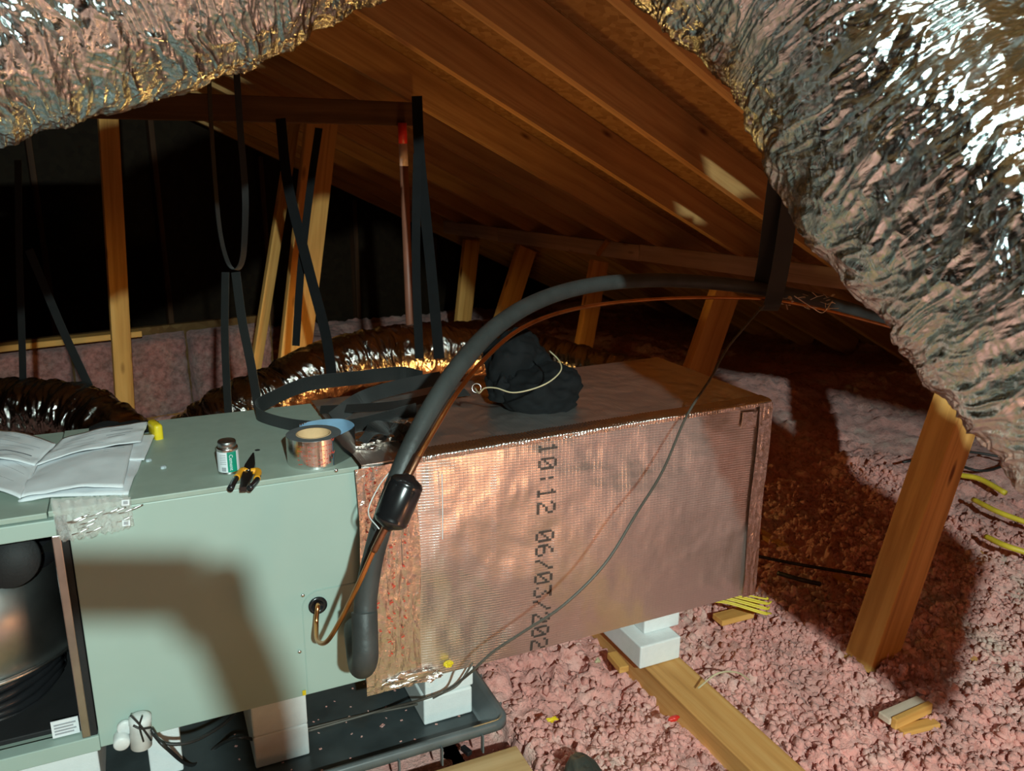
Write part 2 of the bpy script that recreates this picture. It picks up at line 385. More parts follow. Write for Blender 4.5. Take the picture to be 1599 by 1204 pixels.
def text_bm(s, size, mtx, ext=0.0003):
    cu = bpy.data.curves.new('t', 'FONT'); cu.body = s; cu.size = size; cu.extrude = ext; cu.align_x = 'CENTER'; cu.align_y = 'CENTER'; cu.resolution_u = 3
    o = bpy.data.objects.new('t', cu); COL.objects.link(o)
    dg = bpy.context.evaluated_depsgraph_get(); me = bpy.data.meshes.new_from_object(o.evaluated_get(dg))
    bpy.data.objects.remove(o); bm = nb(); bm.from_mesh(me); bpy.data.meshes.remove(me)
    bmesh.ops.transform(bm, matrix=mtx, verts=bm.verts); return bm
def grid_obj(name, X, Y, Z, mat, parent=None, smooth=True, uv=None, closed=False):
    """numpy grid -> mesh (closed joins the second axis)"""
    n, k = X.shape; V = np.stack([X, Y, Z], -1).reshape(-1, 3)
    I = np.arange(n*k).reshape(n, k)
    if closed: J = np.concatenate([I, I[:, :1]], 1)
    else: J = I
    Fq = np.stack([J[:-1, :-1], J[1:, :-1], J[1:, 1:], J[:-1, 1:]], -1).reshape(-1, 4)
    if parent is not None: V = V - np.array(parent.location)
    me = bpy.data.meshes.new(name); me.vertices.add(len(V)); me.vertices.foreach_set('co', V.astype(np.float32).ravel())
    me.loops.add(len(Fq)*4); me.loops.foreach_set('vertex_index', Fq.astype(np.int32).ravel())
    me.polygons.add(len(Fq)); me.polygons.foreach_set('loop_start', np.arange(0, len(Fq)*4, 4, dtype=np.int32))
    me.polygons.foreach_set('use_smooth', np.full(len(Fq), smooth)); me.update(calc_edges=True)
    if uv is not None:
        u_, v_ = uv; l = me.uv_layers.new(name='UVMap')
        uu = u_.reshape(-1)[Fq.ravel() % (n*k)] if not closed else None
        if closed:
            U2 = np.concatenate([u_, u_[:, :1]], 1); V2 = np.concatenate([v_, v_[:, :1]+ (v_[:, 1:2]-v_[:, 0:1])*k], 1)
            q = lambda A: np.stack([A[:-1, :-1], A[1:, :-1], A[1:, 1:], A[:-1, 1:]], -1).reshape(-1)
            uvd = np.stack([q(U2), q(V2)], -1)
        else: uvd = np.stack([uu, v_.reshape(-1)[Fq.ravel()]], -1)
        l.data.foreach_set('uv', uvd.astype(np.float32).ravel())
    me.materials.append(mat); o = bpy.data.objects.new(name, me); COL.objects.link(o)
    if parent is not None: o.parent = parent
    return o
def duct(pts, R, na, nt_, amp, mat, name='flexible_duct', seed=0, freq=1.0, sag=0.0):
    """insulated flexible duct: crumpled foil jacket around a curved axis"""
    path = smooth_path(pts, 24); fr = frames(path)
    P = np.array(path); Ts = np.array([f[0] for f in fr]); A = np.array([f[1] for f in fr]); B = np.array([f[2] for f in fr])
    d = np.r_[0, np.cumsum(np.linalg.norm(np.diff(P, axis=0), axis=1))]; S = np.linspace(0, d[-1], na)
    ip = lambda Q: np.stack([np.interp(S, d, Q[:, i]) for i in range(3)], -1)
    P, A, B = ip(P), ip(A), ip(B); A /= np.linalg.norm(A, axis=1)[:, None]; B /= np.linalg.norm(B, axis=1)[:, None]
    th = np.linspace(0, 2*np.pi, nt_, endpoint=False); s2, t2 = np.meshgrid(S, th, indexing='ij')
    cxn, cyn = np.cos(t2)*R, np.sin(t2)*R
    o_ = seed*13.7
    wv = fbm(s2*9+o_, cxn*9, cyn*9, 2)*0.02
    # wrinkles that run around the duct, broken into short creases
    tw = s2*1.5
    e1 = 1-np.abs(vnoise((s2+wv+cxn*.25)*52*freq+o_, cxn*13*freq+3+tw, cyn*13*freq))*2
    e2 = 1-np.abs(vnoise((s2+wv-cyn*.4)*120*freq+o_, cxn*34*freq, cyn*34*freq+5))*2
    e1 = e1+.5*np.abs(vnoise((s2*.7+cyn)*60*freq, (cxn+s2)*30*freq, cyn*30*freq))
    e3 = fbm(s2*5+o_, cxn*6, cyn*6, 2)
    rib = np.cos(s2*2*np.pi/0.09)*0.0035
    r = R + amp*(e1*.9+e2*.24) + 0.012*e3 + rib
    X = P[:, None, :] + (A[:, None, :]*np.cos(t2)[..., None]+B[:, None, :]*np.sin(t2)[..., None])*r[..., None]
    return grid_obj(name, X[..., 0], X[..., 1], X[..., 2], mat, smooth=True, uv=(s2, t2*R), closed=True)
# ================================================================ THE SETTING
K = 1.15; H0 = 0.95*K; TN = math.tan(math.radians(23.93)); RID = -1.25*K; SL = math.radians(23.93)
def roofz(u): return H0 - TN*u if u >= RID else H0 - TN*RID - TN*(RID-u)
DEP = 0.174            # vertical depth of the rafters
EAVE = 5.75; V0, V1 = -2.6, 7.0
def slab(pts, th):     # quad pts (world), thickened upwards
    bm = nb(); lo = [bm.verts.new(p) for p in pts]; hi = [bm.verts.new(Vector(p)+Vector((0, 0, th))) for p in pts]
    n = len(pts); bm.faces.new(lo); bm.faces.new(hi[::-1])
    for i in range(n): bm.faces.new((lo[i], hi[i], hi[(i+1) % n], lo[(i+1) % n]))
    bmesh.ops.recalc_face_normals(bm, faces=bm.faces[:]); return bm
def roof_side(side):
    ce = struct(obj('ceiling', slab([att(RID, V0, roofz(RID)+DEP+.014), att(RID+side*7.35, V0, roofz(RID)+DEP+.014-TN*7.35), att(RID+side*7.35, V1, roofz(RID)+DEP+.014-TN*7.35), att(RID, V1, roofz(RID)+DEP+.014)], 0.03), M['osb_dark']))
    # strand boards laid in staggered rows
    rows = 5; rw = 7.35/rows
    for i in range(rows):
        off = (i % 2)*1.2; v = V0-off
        while v < V1:
            a, b = max(v, V0)+.002, min(v+2.4, V1)-.002
            if b > a:
                u0, u1 = RID+side*i*rw, RID+side*((i+1)*rw-.004); z0, z1 = roofz(RID)+DEP-TN*i*rw, roofz(RID)+DEP-TN*((i+1)*rw-.004)
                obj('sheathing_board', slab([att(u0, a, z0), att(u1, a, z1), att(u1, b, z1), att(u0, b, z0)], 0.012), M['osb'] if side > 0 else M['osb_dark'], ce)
            v += 2.4
    return ce
ceil_r = roof_side(1); ceil_l = roof_side(-1)
RV = [-2.2, -1.75, -1.3, -0.85, -0.4, 0.06, 0.53, 1.0, 1.47, 1.94, 2.41, 2.92, 3.24, 3.64, 4.02, 4.42, 4.83, 5.25, 5.65]; RV = [v*K if v > 0 else v for v in RV]
def rafter(u0, u1, v, mat, parent, wy=0.042, wz=0.158):
    z0, z1 = roofz(u0), roofz(u1); n = Vector((0, 0, 1))
    a, b = att(u0, v, z0+DEP/2), att(u1, v, z1+DEP/2)
    return timber('rafter', a, b, wy, wz-.001, mat, parent, bev=0.002)
for v in RV:
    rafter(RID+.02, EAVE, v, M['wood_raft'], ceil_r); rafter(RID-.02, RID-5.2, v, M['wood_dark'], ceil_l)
timber('ridge_board', att(RID, V0+.02, roofz(RID)+.06), att(RID, V1-.02, roofz(RID)+.06), 0.03, 0.16, M['wood_dark'], ceil_r)
# gable walls, floor deck
def gable(name, v, mat, th):
    bm = nb(); ps = [(RID-5.4, -1.6), (RID+7.2, -1.6), (RID+7.2, roofz(RID+7.2)+DEP), (RID, roofz(RID)+DEP), (RID-5.4, roofz(RID-5.4)+DEP)]
    lo = [bm.verts.new(att(u, v, z)) for u, z in ps]; hi = [bm.verts.new(att(u, v+th, z)) for u, z in ps]
    bm.faces.new(lo); bm.faces.new(hi[::-1])
    for i in range(5): bm.faces.new((lo[i], hi[i], hi[(i+1) % 5], lo[(i+1) % 5]))
    bmesh.ops.recalc_face_normals(bm, faces=bm.faces[:]); return struct(obj(name, bm, mat))
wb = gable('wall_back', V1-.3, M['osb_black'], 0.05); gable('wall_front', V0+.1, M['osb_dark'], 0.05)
for u in (-3.2, -2.4, -1.6, -0.8, 0.0, 0.8, 1.6, 2.4, 3.2, 4.0):
    timber('stud', att(u, V1-.345, -1.5), att(u, V1-.345, roofz(u)-.02), 0.088, 0.038, M['wood_dark'], wb, zhint=UW)
fl = struct(obj('floor', slab([att(-6.6, V0, -1.62), att(5.6, V0, -1.62), att(5.6, V1, -1.62), att(-6.6, V1, -1.62)], 0.02), M['ply']))
# purlin under the rafters and its braces
PU = 3.1*K
pl = thing('roof_purlin', 'long greyish horizontal timber running beneath the lower ends of the rafters', 'beam', att(PU, 1.2, -0.5))
def purl(v0, v1, dz=0, name='timber_length', mat='wood_grey', wy=.038, wz=.098, du=0):
    return timber(name, att(PU+du, v0*K, -.46*K-dz), att(PU+du, v1*K, -.46*K-dz), wy, wz, M[mat], pl)
purl(0.2, 3.05); purl(3.055, 4.32, .004); purl(4.326, 4.98, .0)
timber('splice_block', att(PU-.03, 3.28*K, -.415*K), att(PU-.03, 3.36*K, -.50*K), .02, .03, M['wood_strut'], pl)
def brace(name, label, u0, z0, u1, z1, v, v2=None, wy=.09, wz=.038, mat='wood_strut', cat='brace', zh=None, group=None):
    bm = box((0, 0, 0), ((att(u1, v2 if v2 is not None else v, z1)-att(u0, v, z0)).length, 0.01, 0.01))
    a, b = att(u0, v, z0), att(u1, v2 if v2 is not None else v, z1)
    o = timber(name, a, b, wy, wz, M[mat], None, zhint=zh or VW); bm.free()
    o['label'] = label; o['category'] = cat
    if group: o['group'] = group
    return o
brace('roof_brace', 'thick bright orange-tan timber post leaning out of the pink insulation under the right duct', 2.085, -1.42, 2.62, -0.10, 1.05, 1.05, wy=.15, wz=.085)
def brace_px(label, p1, p2, v, ztop, wz):
    a, b = at_v(*p1, v), at_v(*p2, v); zt0 = CAM.z+ztop; zb0 = CAM.z-1.42
    A = a+(b-a)*((zb0-a.z)/(b.z-a.z)); B = a+(b-a)*((zt0-a.z)/(b.z-a.z))
    o = timber('roof_brace', A, B, .045, wz, M['wood_strut'], None, zhint=UW); o['label'] = label; o['category'] = 'brace'
brace_px('brown timber brace leaning behind the far end of the foil-wrapped plenum', (1127, 470), (1087, 585), 2.50, -.585, .175)
brace_px('short timber brace half hidden behind the curve of the black insulated pipe', (935, 410), (915, 520), 3.68, -.585, .12)
brace_px('tan brace with a dark knot lit at its top under the purlin', (820, 395), (780, 520), 4.49, -.585, .15)
brace_px('dim narrow brace under the left end of the purlin', (735, 385), (728, 450), 5.18, -.585, .13)
# collar tie
o = timber('collar_tie', att(-3.6, 2.88*K, .115*K), att(1.66*K, 2.88*K, .165*K), .038, .098, M['wood_dark']); o['label'] = 'dark horizontal tie beam crossing the upper left behind the foil duct'; o['category'] = 'beam'
# knee wall of batts
KV = 4.59
kw = struct(obj('wall_left', box(att(-1.4, KV+.14, -1.16), (6.2, .04, .52), Matrix.Rotation(BA, 3, 'Z')), M['osb_dark']))
def batt(u0, u1, z0=-1.43, z1=-.94, s=0):
    nu = int((u1-u0)/.012); nz = 44; g = np.linspace(u0, u1, nu); h = np.linspace(z0, z1, nz); G, Hh = np.meshgrid(g, h, indexing='ij')
    ed = np.minimum(1, np.minimum((G-u0), (u1-G))/.03)*np.minimum(1, np.minimum(Hh-z0, z1-Hh)/.03)
    dv = KV+.12 - (.10*np.sqrt(np.clip(ed, 0, 1)) + .02*fbm(G*7+s, Hh*7, None, 3)+.012*fbm(G*30+s, Hh*30, None, 3))
    P = [CAM[i]+UW[i]*G+VW[i]*dv for i in (0, 1)]
    return grid_obj('insulation_batt', P[0], P[1], CAM.z+Hh, M['batt'], kw)
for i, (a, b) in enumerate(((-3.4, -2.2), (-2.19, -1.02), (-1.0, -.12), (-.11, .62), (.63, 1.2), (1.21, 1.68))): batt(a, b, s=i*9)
timber('top_plate', att(-3.5, KV+.02, -.90), att(.95, KV+.02, -.905), .09, .03, M['wood_strut'], kw)
timber('bottom_plate', att(-3.5, KV-.07, -1.385), att(1.7, KV-.07, -1.385), .09, .04, M['wood_strut'], kw)
brace('wall_post', 'tan timber post standing before the pink batts left of centre', .765, -1.4, .885, .7, 4.3, 4.3, wy=.038, wz=.085, cat='post', zh=UW)
brace('wall_post', 'wide timber leaning behind the hanging strap, tan and lit only at its foot', 1.44, -1.4, 1.735, .2, 3.9, 3.9, wy=.038, wz=.16, cat='post', zh=UW)
brace('wall_post', 'narrow timber leaning just left of the wide one above the far flexible duct', 1.28, -1.4, 1.66, .2, 4.05, 4.05, wy=.038, wz=.05, cat='post', zh=UW)
# joists
jt = struct(timber('joist_1', (0.842, -2.6, -.055), (0.842, 3.2, -.055), .118, .17, M['wood_x'], None))
for k, x in enumerate((-1.6, -0.95, -.3, 1.75, 2.4, 3.1)):
    struct(timber('joist_%d' % (k+2), (x, -2.6, -.09), (x, 3.9, -.09), .04, .15, M['wood_x'], None))
# loose insulation, two heaps of one blanket: fine where near, coarser further off
def ground(X, Y):
    z = -.015 + .055*fbm(X*1.4+3, Y*1.4, None, 3)
    far = np.clip((X-1.6)/1.5, 0, 1)
    z = z + far*.05*(1+fbm(X*1.1, Y*1.1+7, None, 2))
    f1, f2 = worley(X*11+fbm(X*9, Y*9)*.5, Y*11, 1); z = z + .030*(1-f1*1.3)
    f1, f2 = worley(X*27+fbm(X*20, Y*20)*.6, Y*27+fbm(X*20+5, Y*20)*.6, 5); z = z + .026*(1-f1*1.5)*np.clip(.8+fbm(X*4, Y*4+3)*.8, .3, 1.5)
    f1, f2 = worley(X*58+fbm(X*50, Y*50), Y*58, 9); z = z + .010*(1-f1*1.5)
    z = z + .006*fbm(X*90, Y*90, None, 2)
    def lower(x0, x1, y0, y1, to, soft, z):
        d = np.maximum(np.maximum(x0-X, X-x1), np.maximum(y0-Y, Y-y1)); k = np.clip(d/soft, 0, 1); k = k*k*(3-2*k)
        return np.where(z > to, to+(z-to)*k, z)
    z = lower(-2, .335, -2.6, .62, -.10, .05, z)          # pan and plywood
    z = lower(.785, .90, -2.6, .0, -.03, .04, z)          # bare joist
    z = lower(.72, .92, -.06, .6, -.03, .05, z)
    z = lower(1.02, 1.22, -.3, .15, -.01, .12, z)
    return z
def insulation(x0, x1, y0, y1, st, label, hole=None):
    X, Y = np.meshgrid(np.arange(x0, x1, st), np.arange(y0, y1, st), indexing='ij'); Z = ground(X, Y)
    if hole: 
        k = (X > hole[0]) & (X < hole[1]) & (Y > hole[2]) & (Y < hole[3]); Z = np.where(k, -.22, Z)
    dx = .010*fbm(X*40, Y*40+9, None, 2); dy = .010*fbm(X*40+30, Y*40, None, 2)
    o = grid_obj('loose_insulation', X+dx*(st < .012), Y+dy*(st < .012), Z, M['insul']); tag(o, label, 'insulation', None, 'stuff'); return o
def crumbs(n, x0, x1, y0, y1, r0, r1, label, seed):
    rg = np.random.RandomState(seed); phi = (1+5**.5)/2
    ico = np.array([(-1, phi, 0), (1, phi, 0), (-1, -phi, 0), (1, -phi, 0), (0, -1, phi), (0, 1, phi), (0, -1, -phi), (0, 1, -phi), (phi, 0, -1), (phi, 0, 1), (-phi, 0, -1), (-phi, 0, 1)])/1.9
    fc = np.array([(0, 11, 5), (0, 5, 1), (0, 1, 7), (0, 7, 10), (0, 10, 11), (1, 5, 9), (5, 11, 4), (11, 10, 2), (10, 7, 6), (7, 1, 8), (3, 9, 4), (3, 4, 2), (3, 2, 6), (3, 6, 8), (3, 8, 9), (4, 9, 5), (2, 4, 11), (6, 2, 10), (8, 6, 7), (9, 8, 1)])
    X = rg.uniform(x0, x1, n); Y = rg.uniform(y0, y1, n)
    keep = ~((X < .345) & (Y < .64)) & ~((X > .765) & (X < .925) & (Y < .55)) & ~((X > .02) & (X < 1.16) & (Y > -.01) & (Y < .55) & (rg.rand(n) < .8))
    X, Y = X[keep], Y[keep]; n = len(X); Z = ground(X[:, None], Y[:, None])[:, 0]
    R_ = r0+(r1-r0)*rg.rand(n)**2
    V = ico[None]*(1+rg.uniform(-.45, .45, (n, 12, 1)))*R_[:, None, None]*rg.uniform(.6, 1.4, (n, 1, 3))
    V[..., 0] += X[:, None]; V[..., 1] += Y[:, None]; V[..., 2] += (Z+R_*.25)[:, None]
    Fq = (fc[None]+12*np.arange(n)[:, None, None]).reshape(-1, 3)
    me = bpy.data.meshes.new('insulation_tufts'); me.from_pydata(V.reshape(-1, 3).tolist(), [], Fq.tolist()); me.polygons.foreach_set('use_smooth', np.ones(len(Fq), bool)); me.materials.append(M['insul'])
    o = bpy.data.objects.new('insulation_tufts', me); COL.objects.link(o); tag(o, label, 'insulation', None, 'stuff')
crumbs(26000, .33, 2.6, -1.1, .9, .004, .013, 'loose pink fibre tufts lying on top of the insulation in the right foreground', 3)
insulation(.20, 2.9, -1.25, 1.35, .0075, 'pink fluffy loose-fill insulation around the joist and leaning timber, in the right foreground')
insulation(-3.6, 4.9, -2.3, 5.4, .032, 'pink loose-fill insulation spreading away under the eaves and behind the equipment', hole=(.26, 2.84, -1.19, 1.29))
# ================================================================ AIR HANDLER
UT, UB, UD = .746, .205, .525       # top, underside, depth
UL = -1.20
ah = thing('air_handler', 'grey-green steel air handler lying on its side on white foam blocks', 'air handler', (-.6, .26, UB))
XD = -.572                           # left edge of the closed front panel
def ab(name, x0, x1, y0, y1, z0, z1, mat='paint', bev=.002, parent=None, label=None):
    return obj(name, box(((x0+x1)/2, (y0+y1)/2, (z0+z1)/2), (x1-x0, y1-y0, z1-z0), None, bev), M[mat] if isinstance(mat, str) else mat, parent or ah, label=label)
ab('front_panel', XD, -.002, 0, .012, UB, UT-.012)
ab('top_panel', XD-.03, 0, .0, UD, UT-.012, UT, 'paint_dk')
ab('top_panel', UL, XD-.032, .0, UD, UT-.014, UT-.002, 'paint_dk')
ab('top_rail', UL, XD-.02, -.006, .03, UT-.05, UT-.016, 'paint')
ab('bottom_panel', UL, 0, .013, UD, UB, UB+.012, 'paint_dk')
ab('bottom_rail', UL, XD, -.004, .03, UB-.004, UB+.032, 'paint')
ab('back_panel', UL, 0, UD-.012, UD, UB+.013, UT-.013, 'paint_dk')
ab('side_panel', -.014, -.001, .013, UD-.013, UB+.013, UT-.013, 'paint_dk')
ab('divider', XD-.022, XD-.002, .002, UD-.02, UB+.013, UT-.05, 'black_in')
ab('door_post', XD-.030, XD-.014, -.004, .03, UB+.034, UT-.05, 'galv')
ab('liner', UL, XD-.03, UD-.03, UD-.014, UB+.02, UT-.05, 'black_in')
ab('compartment_shelf', UL, XD-.03, .04, UD-.03, UB+.033, UB+.045, 'black_in')
# blower housing: scroll drum with a bright rolled edge, intake mouth above
bc = Vector((-.805, .262, 0))
obj('blower_drum', lathe([(.0, .37), (.218, .37), (.222, .374), (.222, .62), (.0, .62)], bc, (0, 0, 1), 96), M['galv'], ah, True, 'galvanised drum')
obj('drum_rim', tube([bc+Vector((.226*math.cos(a), .226*math.sin(a), .376)) for a in [i*math.pi/36 for i in range(73)]], .005, 8, 1), M['steel'], ah, True)
obj('drum_hood', lathe([(.0, .575), (.222, .575), (.228, .582), (.226, .61), (.15, .675), (.0, .685)], bc+Vector((-.008, -.004, 0)), (0, 0, 1), 72), M['blackplastic'], ah, True, 'black hood over the drum')
obj('hood_opening', lathe([(.045, 0), (.055, .004), (.055, .02), (.0, .02)], at_y(18, 872, .06), (-.15, -1, .3), 32), M['black_in'], ah, True)
for k in range(7):
    z = .245+.018*k; obj('wrap_fold', tube([bc+Vector((.150*math.cos(a)+.004*math.sin(a*5+k), .150*math.sin(a), z+.004*math.sin(a*3+k))) for a in [i*math.pi/12 for i in range(25)]], .010, 8, 1), M['blackplastic'], ah, True)
lb = ab('rating_label', XD-.085, XD-.035, .018, .020, UB+.036, UB+.075, 'paper', 0, label='white rating sticker')
for k in range(4): ab('print_line', XD-.080, XD-.045+.005*(k % 2), .0165, .0178, UB+.043+.007*k, UB+.046+.007*k, 'ink_pale', 0, lb)
# round-cornered connection plate, screws, stamped marks
def plate_pts():
    x0, x1, z0, z1, r = at_y(470, 930, 0).x, -.002, UB+.005, at_y(500, 920, 0).z, .04
    pts = [(x0, z0)] + [(x0+r-r*math.cos(a), z1-r+r*math.sin(a)) for a in [i*math.pi/16 for i in range(9)]] + [(x1, z1), (x1, z0)]
    return pts
pp = plate_pts(); bm = nb(); fr_ = [bm.verts.new((x, -.003, z)) for x, z in pp]; bk = [bm.verts.new((x, .002, z)) for x, z in pp]
bm.faces.new(fr_); bm.faces.new(bk[::-1])
for i in range(len(pp)): bm.faces.new((fr_[i], bk[i], bk[(i+1) % len(pp)], fr_[(i+1) % len(pp)]))
bmesh.ops.recalc_face_normals(bm, faces=bm.faces[:])
bmesh.ops.bevel(bm, geom=[e for e in bm.edges if abs(e.verts[0].co.y+.003) < 1e-5 and abs(e.verts[1].co.y+.003) < 1e-5], offset=.0015, segments=2, affect='EDGES')
obj('connection_plate', bm, M['paint'], ah)
for px, py in ((473, 930), (468, 1018), (525, 735), (1e9, 0)):
    if px > 1e8: break
    p = at_y(px, py, -.003); obj('screw', lathe([(.004, 0), (.0045, .001), (.003, .003)], p+Vector((0, .001, 0)), (0, -1, 0), 12), M['steel'], ah, True)
for px, py in ((402, 703),): p = at_z(px, py, UT); obj('screw_hole', lathe([(.006, 0), (.006, .0006), (.004, .0008)], p, (0, 0, 1), 16), M['black_in'], ah)
obj('round_hole_ring', lathe([(.021, 0), (.021, .004), (.012, .0045), (.012, .001)], at_y(496, 945, -.003)+Vector((0, .0005, 0)), (0, -1, 0), 24), M['blackplastic'], ah, True)
p = at_y(475, 1082, -.004); obj('yellow_tag', box(p, (.008, .002, .012)), M['yellow'], ah)
# loose screws on the lid
for k, (px, py, l) in enumerate(((255, 731, 'silver screw head lying on the grey lid right of the manual'), (232, 720, 'silver screw by the right edge of the manual, left of its twin'))):
    o = obj('hex_screw', lathe([(.0065, 0), (.0065, .004), (.004, .0055), (.0, .0055)], at_z(px, py, UT), (0, 0, 1), 6), M['zinc']); tag(o, l, 'screw')
# ================================================================ PLENUM
PX0, PX1, PZ0, PZ1, PY0, PY1 = .003, 1.15, .178, .758, -.012, .53
pn = thing('plenum_box', 'long box plenum wrapped in shiny pinkish foil with netted facing and black date print', 'duct', (.58, .26, PZ0))
def face_grid(name, fn, nu, nv, mat, parent, label=None):
    a, b_ = np.meshgrid(np.linspace(0, 1, nu), np.linspace(0, 1, nv), indexing='ij'); X, Y, Z = fn(a, b_)
    o = grid_obj(name, X, Y, Z, mat, parent)
    if label: o['label'] = label
    return o
def edge(a): return np.clip(np.minimum(a, 1-a)/.08, 0, 1)
def front(a, b):
    X = PX0+(PX1-PX0)*a; zt = UT+.006+(PZ1-UT+.006)*a-.012*np.sin(a*np.pi)*0; zb = PZ0+.0*a - .004*np.sin(a*np.pi)
    Z = zb+(zt-zb)*b; X = X-.008*(1-b)*a
    q = edge(a)*edge(b); Y = PY0 - .010*np.sin(np.pi*a)*np.sin(np.pi*b) + q*(.0045*fbm(X*5, Z*6, None, 2)+.0012*fbm(X*30, Z*14+3, None, 2))
    return X, Y, Z
face_grid('front_facing', front, 220, 110, M['fsk'], pn)
def topf(a, b):
    X = PX0+(PX1-PX0)*a; Y = PY0+(PY1-PY0)*b; Z = UT+.006+(PZ1-UT+.006)*a+edge(a)*edge(b)*(.004*fbm(X*6, Y*6, None, 2)+.0015*fbm(X*30, Y*30, None, 2)); return X, Y, Z
face_grid('top_facing', topf, 160, 80, M['fsk'], pn)
face_grid('end_facing', lambda a, b: (PX1-.008*(1-b)+.002*fbm(a*6, b*6), PY0+(PY1-PY0)*a, PZ0+(PZ1+.006+.006-PZ0)*b), 30, 30, M['fsk'], pn)
obj('duct_board_core', box(((PX0+PX1)/2-.004, (PY0+PY1)/2+.012, (PZ0+UT)/2+.002), (PX1-PX0-.03, PY1-PY0-.03, UT-PZ0-.004)), M['foil_tape'], pn)
obj('bottom_facing', box(((PX0+PX1)/2-.006, (PY0+PY1)/2, PZ0-.002), (PX1-PX0-.012, PY1-PY0-.01, .004)), M['fsk'], pn)
def zt(x): return UT+.006+(PZ1-UT+.006)*(x-PX0)/(PX1-PX0)
def tape_strip(name, fn, nu, nv, s, amp=.0018):
    def f(a, b):
        X, Y, Z, nx, ny, nz = fn(a, b); d = .0022+.5*amp*(1-np.abs(fbm(X*60+s, Z*14+Y*14, None, 2))*1.5)+.22*amp*fbm(X*120, Z*60+Y*60, None, 2)
        return X+nx*d, Y+ny*d, Z+nz*d
    return face_grid(name, f, nu, nv, M['foil_tape'], pn)
one = lambda a: a*0+1
def vstrip(x0, x1, s, z0=PZ0-.003, z1=None, amp=.0018):
    tape_strip('tape_strip', lambda a, b: (x0+(x1-x0)*a+.003*np.sin(b*9+s), a*0+PY0-.006, z0+((z1 or (zt(x0)-.004))-z0)*b, a*0, -one(a), a*0), 40, 200, s, amp)
vstrip(-.012, .060, 1, amp=.003); vstrip(.050, .088, 5, amp=.0025); vstrip(.084, .128, 9, amp=.0025)
vstrip(PX1-.045, PX1+.001, 13)
# top front edge wrap: two bands bent over the edge, ribbed
def wrap(x0, x1, s, wd=.045, amp=.001):
    def fn(a, b):
        X = x0+(x1-x0)*a; t = (b-.5)*2; Zt = zt(X)
        Z = Zt+.001-np.where(t < 0, -t*wd*.32, 0); Y = PY0-.004+np.where(t > 0, t*wd, 0)
        k = np.clip(1-np.abs(t)/.25, 0, 1); return X, Y+.004*k, Z-.003*k, a*0, -np.where(t < .2, 1., .2), np.where(t > -.2, 1., .2)
    def f(a, b):
        X, Y, Z, nx, ny, nz = fn(a, b); d = .002+amp*np.sin(X*2*np.pi/.0085)+.0015*fbm(X*20+s, Z*60, None, 2); return X+nx*d, Y+ny*d, Z+nz*d
    face_grid('edge_wrap', f, 700, 24, M['foil_tape'], pn)
wrap(.125, .80, 3); wrap(.79, 1.148, 8, amp=.0003)
# crumpled tape at the lower left corner and patch upper right
def blob(c, s, seed, amp=.35, sub=3):
    bm = nb(); bmesh.ops.create_icosphere(bm, subdivisions=sub, radius=1.0)
    P = np.array([v.co[:] for v in bm.verts]); n = fbm(P[:, 0]*1.7+seed, P[:, 1]*1.7, P[:, 2]*1.7, 3)
    for v, k in zip(bm.verts, n): v.co = Vector(c)+Vector((v.co.x*s[0], v.co.y*s[1], v.co.z*s[2]))*(1+amp*float(k))
    return bm
obj('tape_wad', blob((.09, PY0-.008, PZ0+.012), (.06, .010, .018), 4, .6, 4), M['foil_tape'], pn)
obj('tape_wad', blob((.15, PY0-.006, PZ0+.003), (.03, .012, .012), 8, .6, 4), M['foil_tape'], pn)
obj('tape_patch', box((1.075, PY0-.006, zt(1.07)-.045), (.05, .002, .045), Matrix.Rotation(.05, 3, 'Y'), .0005), M['foil_tape'], pn)
def rd(px, py, w, h, a=0, mt='red_ink', parent=pn, name='red_print'):
    p = at_y(px, py, PY0-.0115); return obj(name, box((p.x, p.y, p.z), (w, .0006, h), Matrix.Rotation(a, 3, 'Y')), M[mt], parent)
bm = nb()      # small red print marks along the tape strips, kept as one part
for (cx_, n, y0, y1) in ((590, 26, 735, 1030), (612, 22, 840, 1035), (633, 22, 740, 1035), (576, 22, 730, 860)):
    for k in range(n):
        p = at_y(cx_+random.uniform(-5, 5), y0+(y1-y0)*k/n+random.uniform(-4, 4), PY0-.0128)
        add_box(bm, p, (random.uniform(.003, .009), .0004, random.uniform(.0015, .004)), Matrix.Rotation(random.uniform(-.8, .8), 3, 'Y'))
o = obj('red_print', bm, M['red_ink'], pn, label='small red print on the foil tape'); o['kind'] = 'stuff'
obj('white_thread', tube([at_y(690, 740, -.028), at_y(691, 790, -.028), at_y(691, 842, -.028)], .0012, 6), M['paper'], pn)
o = obj('yellow_clip', blob(at_y(700, 1037, -.03), (.014, .01, .008), 3, .4), M['yellow']); tag(o, 'small yellow plastic scrap under the lower left edge of the foil plenum', 'plastic scrap')
